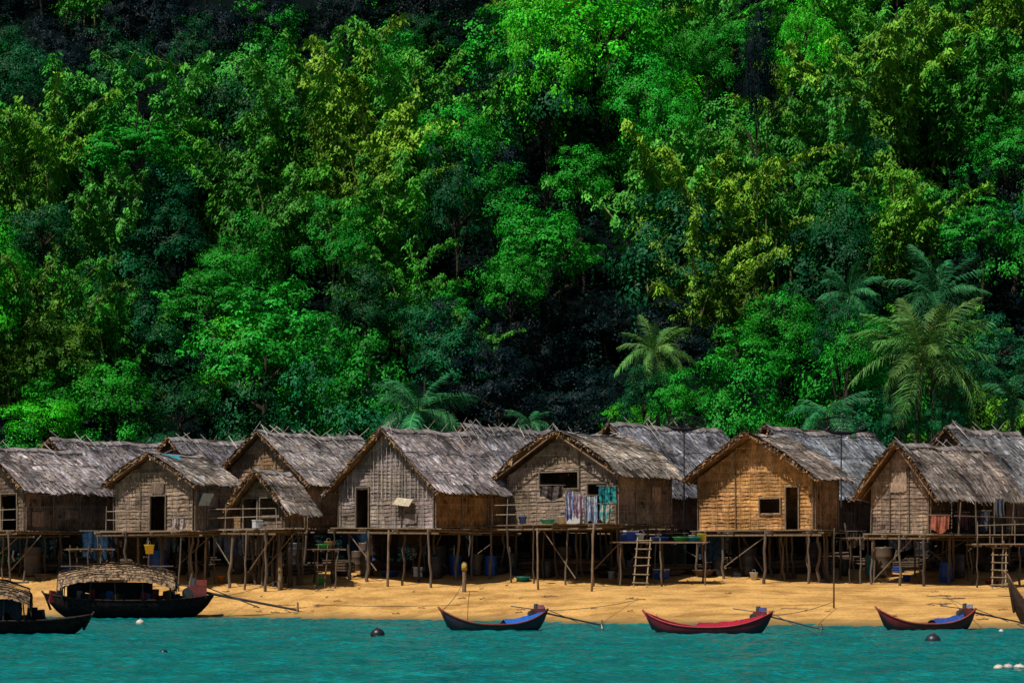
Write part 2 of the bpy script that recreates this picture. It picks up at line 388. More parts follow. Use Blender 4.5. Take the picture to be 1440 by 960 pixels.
    while y<y1:
        for side in(-1,1):
            if R.random()<xs_:
                a=RP(side,1-R.uniform(.4,1.2)/sl,y+R.uniform(-.1,.1),.1); b=RP(side,1,y+R.uniform(-.3,.3),.1); dd=(b-a).normalized()
                m.cyl(a,b+dd*R.uniform(.15,.6),.024,.014,vary((0.38,.34,.32),.3),5)
        y+=R.uniform(.4,.9)
    for side in(-1,1):
        for yy in (y0+.05,0.1,D*.5,y1-.05): m.cyl(RP(side,0,yy,-.08),RP(side,1,yy,-.08),.035,.035,vary((0.24,.15,.09)),5)
    m.cyl((0,y0-.1,pz-.1),(0,y1+.1,pz-.1),.05,.05,(0.2,.15,.1),6)
    obj("roof",m.mesh("roof",[M_THATCH]),root)
    # floor
    m=MB(); dk=sp.get('deck',0.5); dx0,dx1=sp.get('dx',(-W/2-.2,W/2+.2))
    y=-dk
    while y<D+.15:
        w=R.uniform(.07,.13); m.box(((0),y+w/2,fz-.05),(W+.3+R.uniform(-.1,.3),w*.9,.05),vary((0.2,.145,.1),.4)) if y>=-.1 else m.box(((dx0+dx1)/2+R.uniform(-.12,.12),y+w/2,fz-.05+R.uniform(-.02,.02)),((dx1-dx0)+R.uniform(-.1,.5),w*.9,.04),vary((0.22,.165,.11),.4)); y+=w
    for x in np.linspace(-W/2,W/2,4): m.cyl((x,-dk-R.uniform(.1,.5),fz-.14),(x+R.uniform(-.05,.05),D+.2,fz-.14),.045,.04,vary((0.16,.12,.08)),6)
    for y in (-dk+.1,0.1,D*.5,D-.05): m.cyl((-W/2-R.uniform(.1,.5),y,fz-.24),(W/2+R.uniform(.1,.5),y,fz-.24+R.uniform(-.08,.08)),.045,.04,vary((0.16,.12,.08)),6)
    obj("floor_platform",m.mesh("floor_platform",[M_WOOD]),root)
    ysl=[0.1,D*.5,D-.05]; 
    if dk>0.7: ysl.insert(0,-dk+.1)
    else: ysl[0]=-.25
    nxs=sp.get('ns',4)
    def stilt(lx,ly):
        wx,wy=wld(lx,ly); gz=ter(wx,wy)-g0-.3; top=fz-.05; sc2=R.uniform(.65,1.35)
        obj("stilt",R.choice(STILTS),root,(lx,ly,gz),(R.uniform(-.07,.07),R.uniform(-.08,.08),R.uniform(0,6)),(sc2,sc2,top-gz))
    for yy in ysl:
        for ii,x in enumerate(np.linspace(-W/2+.05,W/2-.05,nxs)):
            if 0<ii<nxs-1 and R.random()<.2: continue
            e_=1 if 0<ii<nxs-1 else .4
            stilt(x+R.uniform(-.4,.4)*e_,yy+R.uniform(-.2,.2)*e_)
    for q in range(10): stilt(R.uniform(-W/2,W/2),R.uniform(0,D))
    for q in range(sp.get('br',4)):
        m=MB(); x=R.uniform(-W/2,W/2-.8); yy=R.choice(ysl)+.12; x2=x+R.choice((-1,1))*R.uniform(.9,2.2)
        wx,wy=wld(x,yy); m.cyl((x,yy,ter(wx,wy)-g0+R.uniform(.1,.9)),(x2,yy,fz-.25),.028,.022,vary((0.18,.135,.095)),6)
        obj("brace",m.mesh("brace",[M_WOOD]),root)
    for (s0,s1,q0,q1) in sp.get('ops',[]):
        m=MB(); a=-W/2+s0;b=-W/2+s1; c=vary((0.17,.13,.09)); t=.055
        m.box((a,-.06,fz+(q0+q1)/2),(t,.09,q1-q0+.12),c,Matrix.Rotation(R.uniform(-.02,.02),3,'Y')); m.box((b,-.06,fz+(q0+q1)/2),(t,.09,q1-q0+.12),c,Matrix.Rotation(R.uniform(-.02,.02),3,'Y'))
        m.box(((a+b)/2,-.063,fz+q1+.03),(b-a+.06,.085,t),c)
        if q0>.2: m.box(((a+b)/2,-.063,fz+q0-.03),(b-a+.06,.085,t),c)
        nm="door_frame" if q0<.2 else "window_frame"
        obj(nm,m.mesh(nm,[M_WOOD]),root)
    if sp.get('rail'):
        m=MB(); a,b=sp['rail']; 
        for zz in (.45,.85): m.cyl((a,-dk+.08,fz+zz+R.uniform(-.06,.06)),(b,-dk+.08,fz+zz+R.uniform(-.06,.06)),.022,.018,vary((0.28,.21,.15)),5)
        n=max(2,int((b-a)/.8))
        for i in range(n+1): x=a+(b-a)*i/n+R.uniform(-.1,.1); m.cyl((x,-dk+.08,fz-.1),(x+R.uniform(-.08,.08),-dk+.08,fz+R.uniform(.8,1.2)),.024,.018,vary((0.26,.2,.15)),5)
        obj("railing",m.mesh("railing",[M_WOOD]),root)
    return dict(root=root,W=W,D=D,fz=fz,g0=g0,wld=wld,dk=dk,floor=fz+g0)
OR=(0.40,0.21,0.08)
HS={}
specs=dict(
 a=dict(cx=35,gw=112,sw=92,fl=745,pk=628,d=121,wh=2.0,label="brown thatched stilt hut with a dark doorway beside the landing",wall=(0.21,.145,.105),ops=[(2.9,3.9,0,1.6)],roof=(.29,.25,.25),rail=(-1,2.4),deck=.9),
 b=dict(cx=272,gw=122,sw=46,fl=745,pk=636,d=119.5,wh=2.15,ov=.4,th=33,label="small grey thatched stilt hut with blue scrap on tattered roof",wall=(0.26,.185,.14),ops=[(2.1,3.0,0,1.5)],roof=(.3,.26,.235),deck=1.0,rail=(-1.9,.3),bul=.14),
 c=dict(cx=430,gw=132,sw=118,fl=741,pk=606,d=124,wh=2.3,label="tall thatched stilt house with bamboo poles crossing over its ridge",wall=(0.27,.17,.1),ops=[(1.5,2.6,0.1,1.6)],roof=(.3,.265,.255),xs=.9),
 d=dict(cx=398,gw=62,sw=24,fl=742,pk=661,d=119.0,wh=1.3,ov=.75,og=.6,label="small thatched porch hut on stilts with dark open front",wall=(0.17,.12,.08),ops=[(.12,.95,0,1.3),(1.1,2.2,.5,1.3)],roof=(.3,.25,.22),deck=1.1,rail=(-2.2,1.6),dx=(-2.6,2.2),ns=3,bul=.08),
 e=dict(cx=610,gw=140,sw=108,fl=741,pk=601,d=119,wh=1.95,label="large grey stilt house with long thatched roof and vertical bamboo slats",wall=(0.26,.205,.18),side=(.3,.165,.07),ops=[(1.0,1.72,0,1.75)],sticks=True,roof=(.34,.295,.3),deck=.35,br=5,xs=.6),
 f=dict(cx=868,gw=152,sw=80,fl=736,pk=607,d=119.6,wh=2.3,label="grey brown stilt house with ragged window, laundry and broad bamboo deck",wall=(0.24,.175,.13),ops=[(1.75,3.9,1.6,2.3),(4.4,5.5,0,1.75)],roof=(.32,.275,.235),deck=1.7,rail=(-2.6,2.2),ns=5,bul=.3,og=.6,th=37),
 g=dict(cx=1145,gw=155,sw=40,fl=744,pk=608,d=119.5,wh=2.45,label="orange brown palm leaf stilt hut with narrow door and square window",wall=OR,side=(.3,.18,.09),ops=[(3.1,4.15,.7,1.35),(4.4,5.05,0,1.85)],roof=(.3,.25,.22),deck=.35,og=.7,bul=.12,th=33),
 h=dict(cx=1306,gw=74,sw=146,fl=749,pk=622,d=118,wh=2.2,ov=.65,label="pale brown stilt house with open shaded veranda along its side",wall=(0.26,.185,.135),ops=[],sops=[(.2,7.8,0.0,2.4)],roof=(.29,.245,.22),deck=.4,ns=3,og=.6,bul=.14),
 i=dict(cx=132,gw=120,sw=130,fl=742,pk=617,d=129,label="thatched stilt house with long grey roof behind smaller huts",wall=(.18,.12,.09),roof=(.26,.235,.25)),
 j=dict(cx=298,gw=118,sw=95,fl=742,pk=614,d=130,label="dark thatched stilt house with grey roof in the second row",wall=(.18,.12,.09),roof=(.22,.2,.215)),
 k=dict(cx=722,gw=132,sw=140,fl=742,pk=597,d=129.5,label="thatched stilt house with grey roof poles in the second row",wall=(.18,.12,.09),roof=(.26,.245,.265),xs=.85),
 l=dict(cx=938,gw=146,sw=160,fl=742,pk=594,d=129,label="dark stilt house with long bluish grey thatched roof",wall=(.18,.12,.09),roof=(.23,.23,.26)),
 m=dict(cx=1152,gw=132,sw=168,fl=742,pk=598,d=128.5,label="stilt house with long pale bluish roof behind the orange hut",wall=(.18,.12,.09),roof=(.28,.3,.34),xs=.1),
 n=dict(cx=1412,gw=134,sw=120,fl=742,pk=599,d=128,label="stilt house with dark gable and grey thatched roof",wall=(.18,.12,.09),roof=(.26,.26,.28)),
)
for k_,s_ in specs.items(): HS[k_]=house(s_)
def part(h,name,build,mats,label=None):
    m=MB(); build(m); o=obj(name,m.mesh(name,mats),HS[h]['root']); 
    if label:o["label"]=label
h=HS['e']
part('e',"shutter",lambda m:(m.box((-h['W']/2+3.75,-.24,h['fz']+1.12),(.95,.04,.42),(.42,.36,.25),Matrix.Rotation(-.7,3,'X')@Matrix.Rotation(.12,3,'Y')),m.cyl((-h['W']/2+3.75,-.05,h['fz']+.95),(-h['W']/2+3.75,-.36,h['fz']+.98),.015,.015,(.2,.15,.1))),[M_WOOD],"pale propped open shutter")
hb=HS['b']
part('b',"roof_patch",lambda m:(m.poly([(.35,.2,hb['fz']+3.38),(.75,.2,hb['fz']+3.13),(.95,.9,hb['fz']+3.0),(.5,1.1,hb['fz']+3.33)],(.05,.3,.4)),m.poly([(.9,.6,hb['fz']+3.0),(1.5,.5,hb['fz']+2.6),(1.55,.75,hb['fz']+2.6),(.95,.8,hb['fz']+2.98)],(.08,.35,.42))),[M_CLOTH],"blue plastic scrap")
part('b',"shutter",lambda m:m.box((hb['W']/2+.25,.55,hb['fz']+1.35),(.05,.7,.6),(.35,.45,.5),Matrix.Rotation(.5,3,'Y')),[M_PAINT],"pale blue propped panel")
hh_=HS['h']
def porch(m):
    for y in np.linspace(.4,hh_['D']-.3,5): m.cyl((hh_['W']/2+1.2,y,hh_['fz']-.1),(hh_['W']/2+1.2+R.uniform(-.1,.1),y,hh_['fz']+1.35),.04,.03,(.13,.1,.07),6)
    y=0
    while y<hh_['D']: m.box((hh_['W']/2+.75,y,hh_['fz']-.06),(1.6,.09,.04),vary((.16,.12,.08),.4)); y+=.11
    m.cyl((hh_['W']/2+1.2,0,hh_['fz']+.75),(hh_['W']/2+1.2,hh_['D'],hh_['fz']+.72),.025,.02,(.2,.15,.1))
part('h',"veranda",porch,[M_WOOD],"shaded side veranda with thin posts")
def deck(px0,px1,fl,d,dep,label,rail=False):
    x0,x1=PX(px0,d),PX(px1,d); z=PZ(fl,d); cx=(x0+x1)/2; g=ter(cx,d)
    r=obj("bamboo_deck",None,loc=(cx,d,g),label=label,cat="deck",group="bamboo decks")
    m=MB(); y=0
    while y<dep:
        w=R.uniform(.06,.11); m.box((R.uniform(-.15,.15),y,z-g+R.uniform(-.02,.02)),(x1-x0+R.uniform(-.2,.4),w*.9,.04),vary((0.22,.16,.11),.4)); y+=w
    for x in np.linspace(x0-cx+.1,x1-cx-.1,4): m.cyl((x,-.25,z-g-.07),(x,dep+.2,z-g-.07),.04,.04,vary(STW))
    obj("deck_floor",m.mesh("deck_floor",[M_WOOD]),r)
    for yy in (.05,dep-.1):
        for x in np.linspace(x0-cx+.1,x1-cx-.1,max(3,int((x1-x0)/1.0))):
            x+=R.uniform(-.2,.2); gz=ter(cx+x,d+yy)-g-.3; s=R.uniform(.6,1.0)
            obj("stilt",R.choice(STILTS),r,(x,yy,gz),(R.uniform(-.06,.06),R.uniform(-.06,.06),R.uniform(0,6)),(s,s,z-g-gz+R.uniform(0,.3)))
    if rail:
        m=MB()
        for zz in(.4,.8): m.cyl((x0-cx,.05,z-g+zz),(x1-cx,.05,z-g+zz+R.uniform(-.08,.08)),.022,.02,vary((0.22,.17,.12)))
        for x in np.linspace(x0-cx,x1-cx,5): m.cyl((x,.05,z-g),(x,.05,z-g+R.uniform(.8,1.1)),.025,.02,vary((0.2,.15,.11)))
        obj("railing",m.mesh("railing",[M_WOOD]),r)
    return z
DZ1=deck(868,992,762,118.6,2.2,"low bamboo work deck between huts holding tubs")
deck(438,476,772,119,1.6,"narrow low bamboo platform beside the grey house")
deck(95,150,772,120,1.8,"low bamboo landing between two huts")
deck(1375,1445,765,116.5,2.0,"low bamboo veranda with washing racks",True)
deck(1190,1228,756,120,2.0,"small bamboo landing between two huts")
def ladder(px,py0,py1,d,label):
    m=MB(); x=PX(px,d); g=ter(x,d); h_=PZ(py1,d)-g
    r=obj("ladder",None,loc=(x,d,g),label=label,cat="ladder")
    for o_ in(-.28,.28): m.cyl((o_-.1,0,-.1),(o_+.15,1.2,h_),.035,.03,(.27,.2,.12))
    obj("rail",m.mesh("rail",[M_WOOD]),r)
    n=6
    for i in range(n):
        t=(i+.6)/n; mm=MB(); mm.cyl((-.36+.25*t-.1,1.2*t-.03,h_*t),(.36+.25*t-.1,1.2*t-.03,h_*t+R.uniform(-.04,.04)),.026,.026,(.28,.21,.13)); obj("rung",mm.mesh("rung",[M_WOOD]),r)
ladder(903,820,755,117.4,"wooden ladder leaning on the low bamboo deck")
ladder(1408,815,765,115.6,"short wooden ladder below the veranda")
def post(px,pyb,pyt,r_,label,col=(.2,.14,.09),tip=None,lean=0):
    d=hit(px,pyb); x=PX(px,d); g=ter(x,d); h_=PZ(pyt,d)-g; m=MB()
    pts=[(lean*t/5+R.uniform(-.01,.01),R.uniform(-.01,.01),-.3+(h_+.3)*t/5) for t in range(6)]
    m.tube(pts,[r_*(1-.06*t) for t in range(6)],col,8)
    if tip:
        m.tube([(lean*.85,0,h_*.72),(lean*.95,0,h_*.95)],[r_*1.15,r_*1.12],tip,8)
    m.cyl((lean,0,h_*.9),(lean+.12,-.02,h_*.95),.015,.01,col,5)
    obj("wooden_post",m.mesh("wooden_post",[M_WOOD],True),loc=(x,d,g),label=label,cat="post")
post(1173,855,742,.035,"thin dark mooring pole standing in the sand",(.06,.05,.04))
post(394,829,775,.12,"thick weathered post stub on the beach")
post(407,822,775,.07,"weathered post standing beside a thicker stub")
post(653,832,790,.10,"short post with faded yellow band on the sand",tip=(.38,.28,.06))
post(287,822,745,.06,"leaning wooden post in the sand",lean=.1)
post(757,829,742,.05,"thin pole on sand by the deck",lean=-.05)
post(832,831,735,.055,"bare wooden pole beside hut deck",lean=.08)
post(425,820,742,.055,"slender pole holding the walkway",lean=.03)
post(1200,800,735,.05,"leaning dark pole between two huts",(.07,.05,.04),lean=-.4)
post(545,825,745,.06,"wooden pole in front of the grey house",lean=.05)
def dish(px,py,d,rpx):
    x=PX(px,d); g=ter(x,d); z=PZ(py,d)-g; rr=rpx/(FP/d)
    r=obj("satellite_dish",None,loc=(x,d,g),label="dark wire mesh satellite dish on a pole above the roofs",cat="satellite dish",group="satellite dishes")
    m=MB(); m.cyl((0,0,-.2),(0,0,z),.04,.035,(.05,.05,.05)); obj("pole",m.mesh("pole",[M_METAL]),r)
    m=MB(); c=(.012,.012,.016)
    def dp(q,a): return Vector((q*rr*math.cos(a),q*rr*math.sin(a),.36*rr*q*q))
    for q in (.2,.4,.6,.8,1.0):
        for k in range(24): m.cyl(dp(q,k*math.pi/12),dp(q,(k+1)*math.pi/12),.014 if q<1 else .035,.014 if q<1 else .035,c,4,cap=False)
    for k in range(24):
        for q in range(4): m.cyl(dp(q/4,k*math.pi/12),dp((q+1)/4,k*math.pi/12),.014,.014,c,4,cap=False)
    for k in range(3): m.cyl(dp(1,k*2.09+.5),(0,0,rr*.75),.014,.014,c,4)
    m.cyl((0,0,rr*.68),(0,0,rr*.85),.06,.06,(.1,.1,.1),8)
    obj("dish",m.mesh("dish",[M_DULL]),r,(0,0,z),(math.radians(22),0,0))
dish(962,604,123.5,30); dish(1183,609,123.5,34)
# ---------------------------------------------------------------- clutter
def barrel_mesh(col):
    m=MB(); m.lathe([(0,0),(.27,0),(.28,.03),(.275,.25),(.29,.28),(.275,.31),(.275,.58),(.29,.61),(.275,.64),(.28,.86),(.27,.9),(.25,.88),(0,.87)],col,18)
    m.cyl((.12,0,.87),(.12,0,.92),.035,.035,col,8); return m.mesh("barrel",[M_PLAST],True)
def bucket_mesh(col):
    m=MB(); m.lathe([(0,.01),(.13,.0),(.18,.3),(.2,.31),(.2,.33),(.17,.33),(.12,.03),(0,.03)],col,16)
    pts=[(.19*math.cos(a),0,.31+.16*math.sin(a)) for a in np.linspace(0,math.pi,9)]; m.tube(pts,[.008]*9,(.3,.3,.3),4); return m.mesh("bucket",[M_PLAST],True)
def basin_mesh(col):
    m=MB(); m.lathe([(0,.01),(.22,.0),(.33,.17),(.37,.18),(.37,.2),(.32,.2),(.21,.03),(0,.03)],col,20); return m.mesh("basin",[M_PLAST],True)
def cooler_mesh(col):
    m=MB(); m.box((0,0,.2),(.6,.4,.4),col); m.box((0,0,.425),(.64,.44,.05),(.6,.6,.6)); m.box((0,-.215,.36),(.1,.03,.06),(.3,.3,.3)); m.box((.33,0,.3),(.03,.2,.04),(.3,.3,.3));m.box((-.33,0,.3),(.03,.2,.04),(.3,.3,.3))
    return m.mesh("cooler_box",[M_PLAST])
def crate_mesh(col):
    m=MB()
    for z in(.05,.15,.25):
        for s in(-1,1): m.box((0,s*.2,z),(.55,.02,.07),vary(col)); m.box((s*.28,0,z),(.02,.38,.07),vary(col))
    m.box((0,0,.012),(.55,.38,.02),col)
    for a in(-1,1):
        for b in(-1,1): m.box((a*.255,b*.175,.16),(.03,.03,.3),vary(col))
    return m.mesh("crate",[M_WOOD])
def lumber_mesh(col):
    m=MB()
    for i in range(16):
        y=R.uniform(-.35,.35); z=.06+.09*(i//5); m.cyl((-R.uniform(.8,1.4),y,z),(R.uniform(.8,1.4),y+R.uniform(-.2,.2),z+R.uniform(0,.1)),.05,.04,vary(col,.4))
    return m.mesh("lumber_pile",[M_WOOD])
CM={'barrel':barrel_mesh,'bucket':bucket_mesh,'basin':basin_mesh,'cooler_box':cooler_mesh,'crate':crate_mesh,'lumber_pile':lumber_mesh}
CL={'blue':(.01,.06,.3),'teal':(.01,.25,.28),'yellow':(.6,.42,.02),'green':(.04,.3,.05),'white':(.5,.5,.5),'red':(.35,.03,.02),'brown':(.09,.06,.04),'pink':(.5,.2,.22),'orange':(.5,.17,.03),'dark':(.025,.025,.03)}
def item(kind,col,px,d,z=None,where="under a stilt hut",s=1.0,rz=None):
    x=PX(px,d); g=ter(x,d) if z is None else z
    obj(kind,CM[kind](CL[col]),loc=(x,d,g-.01),rot=(0,0,R.uniform(0,6) if rz is None else rz),scale=(s,s,s),label=f"{col} {kind.replace('_',' ')} standing {where}",cat=kind.replace('_',' '))
item('bucket','yellow',210,118.3,PZ(778,118.3),"on a hut landing",1.2)
for (k_,c_,px_,d_) in [('barrel','blue',640,123),('barrel','dark',668,123),('barrel','blue',690,122.8),('crate','brown',350,121),('barrel','dark',720,123.5),('cooler_box','white',590,122.5),('barrel','teal',1225,123),('crate','brown',1110,122),('barrel','dark',1010,123),('crate','brown',60,121.5),('bucket','white',120,121.5),('barrel','brown',515,123),('basin','red',1395,119),('barrel','blue',1330,121),('bucket','blue',1275,121),('crate','brown',800,122),('cooler_box','blue',930,122),('barrel','dark',160,122.5),('bucket','green',450,120),('bucket','white',1060,121.5),('basin','teal',735,121.5),('bucket','white',860,122),('bucket','orange',310,121)]: item(k_,c_,px_,d_)
for i,px_ in enumerate([20,95,185,250,330,400,480,540,610,670,745,790,850,915,970,1040,1095,1150,1215,1260,1310,1370,1420]):
    item('lumber_pile','brown',px_+R.uniform(-12,12),R.uniform(122.5,126.5),rz=R.uniform(-.5,.5),s=R.uniform(.9,1.8))
    for q in range(4): item(R.choice(['barrel','crate','barrel','basin','crate']),R.choice(['dark','brown','dark','dark','blue']),px_+R.uniform(-30,30),R.uniform(122,126.5),s=R.uniform(.8,1.5))
for (k_,c_,px_) in [('basin','green',958),('basin','teal',975),('bucket','yellow',987),('bucket','white',900),('basin','blue',928),('cooler_box','blue',885)]:
    item(k_,c_,px_,119.6,DZ1+.03,"on a low bamboo deck",1.1)
ff=HS['f']['floor']
for (k_,c_,px_) in [('bucket','white',790),('basin','teal',770),('cooler_box','white',808),('bucket','blue',735),('basin','white',845)]:
    item(k_,c_,px_,119.6-.4,ff,"on the bamboo deck",1.0)
he=HS['d']['floor']
for (k_,c_,px_) in [('bucket','orange',462),('basin','green',455)]: item(k_,c_,px_,119.5,PZ(772,119)+.03,"on a narrow platform",1.0)
item('cooler_box','white',362,118.6,he,"on the porch deck",.8)
def cloth(px0,px1,py0,py1,d,c1,c2,label,sc=8):
    x0,x1=PX(px0,d),PX(px1,d);z1,z0=PZ(py0,d),PZ(py1,d)
    m=MB(); n=30; k=16; V=[];C=[]; ph=R.uniform(0,6)
    for j in range(k):
        for i in range(n):
            u=i/(n-1);v=j/(k-1); V.append((x0+(x1-x0)*u-(x0+x1)/2+.03*v*math.sin(v*5+ph),.06*math.sin(u*14+ph)*(.3+v)+.02*math.sin(u*37),(z1-z0)*(1-v)-.05*math.sin(u*3.1)+.08*v*math.sin(u*7+ph)))
            t=noise.noise(Vector((u*sc,v*sc,ph)))+.35*noise.noise(Vector((u*sc*2.3,v*sc*2.3,ph))); C.append(c1 if t>-.02 else c2)
    m.add(V,[(j*n+i,j*n+i+1,(j+1)*n+i+1,(j+1)*n+i) for j in range(k-1) for i in range(n-1)],C)
    m.cyl((x0-(x0+x1)/2-.1,0,(z1-z0)+.01),(x1-(x0+x1)/2+.1,0,(z1-z0)+.01),.012,.012,(.3,.25,.2),5)
    obj("hanging_cloth",m.mesh("hanging_cloth",[M_CLOTH],True),loc=((x0+x1)/2,d,z0),label=label,cat="cloth",group="laundry hung out to dry")
cloth(795,806,690,730,118.4,(.12,.15,.35),(.45,.46,.5),"blue flowered cloth hanging on a deck rail",6)
cloth(807,820,692,725,118.45,(.42,.42,.45),(.3,.12,.25),"white and purple cloth hanging on a deck rail",6)
cloth(821,840,696,733,118.5,(.4,.43,.45),(.15,.2,.35),"pale patterned sheet hanging on a deck rail",10)
cloth(842,866,683,706,118.5,(.01,.09,.13),(.03,.3,.3),"teal towel hanging on a deck rail",5)
cloth(843,860,708,732,118.45,(.4,.4,.35),(.05,.25,.27),"cream cloth hanging below a towel",5)
cloth(760,792,682,700,119.0,(.05,.04,.04),(.12,.1,.09),"dark cloth hanging on a deck rail",4)
cloth(1308,1335,724,746,117.0,(.35,.12,.08),(.3,.1,.07),"salmon pink cloth hung on veranda edge")
cloth(1345,1360,720,742,119.5,(.2,.05,.06),(.06,.05,.07),"dark red shirt hanging in veranda")
cloth(1372,1392,718,742,120.5,(.04,.04,.06),(.08,.08,.1),"dark clothes hanging in veranda")
cloth(1400,1412,700,725,118.5,(.06,.08,.12),(.1,.1,.1),"dark blue shirt hanging in veranda")
cloth(240,262,728,742,118.4,(.4,.36,.32),(.25,.18,.18),"small faded cloth over a deck rail")
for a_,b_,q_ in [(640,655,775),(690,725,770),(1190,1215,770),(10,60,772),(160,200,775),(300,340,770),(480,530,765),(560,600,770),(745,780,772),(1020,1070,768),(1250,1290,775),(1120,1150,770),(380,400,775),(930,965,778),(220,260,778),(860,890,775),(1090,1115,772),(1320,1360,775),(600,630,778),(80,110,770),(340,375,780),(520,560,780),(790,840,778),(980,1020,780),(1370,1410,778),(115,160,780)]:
    c_=R.choice([(.02,.05,.1),(.02,.02,.025),(.03,.027,.024),(.012,.02,.02),(.045,.034,.027)])  # near-black sheets added to darken the space under the floors
    cloth(a_,b_,R.uniform(746,750),q_+R.uniform(-5,14),R.uniform(122,126),c_,tuple(v*.6 for v in c_),"dark tarp added to deepen shade below a hut floor")
for i in range(60):
    px=R.uniform(310,1430); py=R.uniform(812,866) if px<900 else R.uniform(812,872); d=hit(px,py); x=PX(px,d); L_=R.uniform(.1,.4) if i%5 else R.uniform(.5,1.3)
    m=MB(); a=R.uniform(-.8,.8); pts=[];rs=[]
    for t in range(5): pts.append((math.cos(a)*L_*(t/4-.5)+R.uniform(-.02,.02),math.sin(a)*L_*(t/4-.5),.02+R.uniform(0,.04))); rs.append(R.uniform(.01,.025))
    m.tube(pts,rs,vary((.16,.1,.055),.5),5); m.cyl(pts[2],(pts[2][0]+.1,pts[2][1]+.05,.12),.012,.006,(.15,.1,.06),4)
    obj("driftwood",m.mesh("driftwood",[M_WOOD]),loc=(x,d,ter(x,d)),label="small brown stick washed up on the sand",cat="driftwood",group="driftwood on the beach")
# ---------------------------------------------------------------- boats
def hull_mesh(L,B,hm,rb,rsn,cols,draft=.18,pb=2.6,mat=None):
    m=MB(); n=28; k=7
    def sheer(t): u=2*t-1; return hm+ (rb*abs(u)**pb if u<0 else rsn*abs(u)**2.6)
    def keel(t): u=2*t-1; q=abs(u); top=sheer(t)-.06; base=-draft; s=max(0,(q-.55)/.45); return base+(top-base)*s**2.3
    def beam(t): u=min(1,abs(2*t-1)); return max(.015,B*max(0,1-u**2.6)**.8)
    def X(t,zf): 
        u=2*t-1; return u*L/2
    def sec(t,off):
        r=[]; b=max(.005,beam(t)-off); zs=sheer(t); zk=keel(t)+off*.7
        for j in range(k+1):
            a=j/k; r.append((b*max(0,math.sin(a*math.pi/2))**.75,zk+(zs-zk)*max(0,1-math.cos(a*math.pi/2))**.85))
        return r
    for off,flip in((0,False),(.035,True)):
        V=[];C=[]
        for i in range(n+1):
            t=i/n; s=sec(t,off); row=[(-y,z) for y,z in reversed(s)]+s[1:]
            for idx,(y,z) in enumerate(row):
                V.append((X(t,z),y,z)); e=abs(idx-k)/k
                if off: C.append(cols['in'])
                else: C.append(cols['low'] if e<.7 else cols['up'])
        w=2*k+1; F=[]
        for i in range(n):
            for j in range(w-1):
                f=(i*w+j,i*w+j+1,(i+1)*w+j+1,(i+1)*w+j); F.append(f if not flip else f[::-1])
        m.add(V,F,C)
    me=m.mesh("hull",[mat or M_PAINT],True)
    g=MB()
    for sgn in(-1,1):
        pts=[(X(i/n,0),sgn*(beam(i/n)-.0),sheer(i/n)+.015) for i in range(n+1)]
        g.tube(pts,[.03]*(n+1),cols['rim'],6)
    return me,g.mesh("gunwale",[mat or M_PAINT],True),sheer,beam,keel
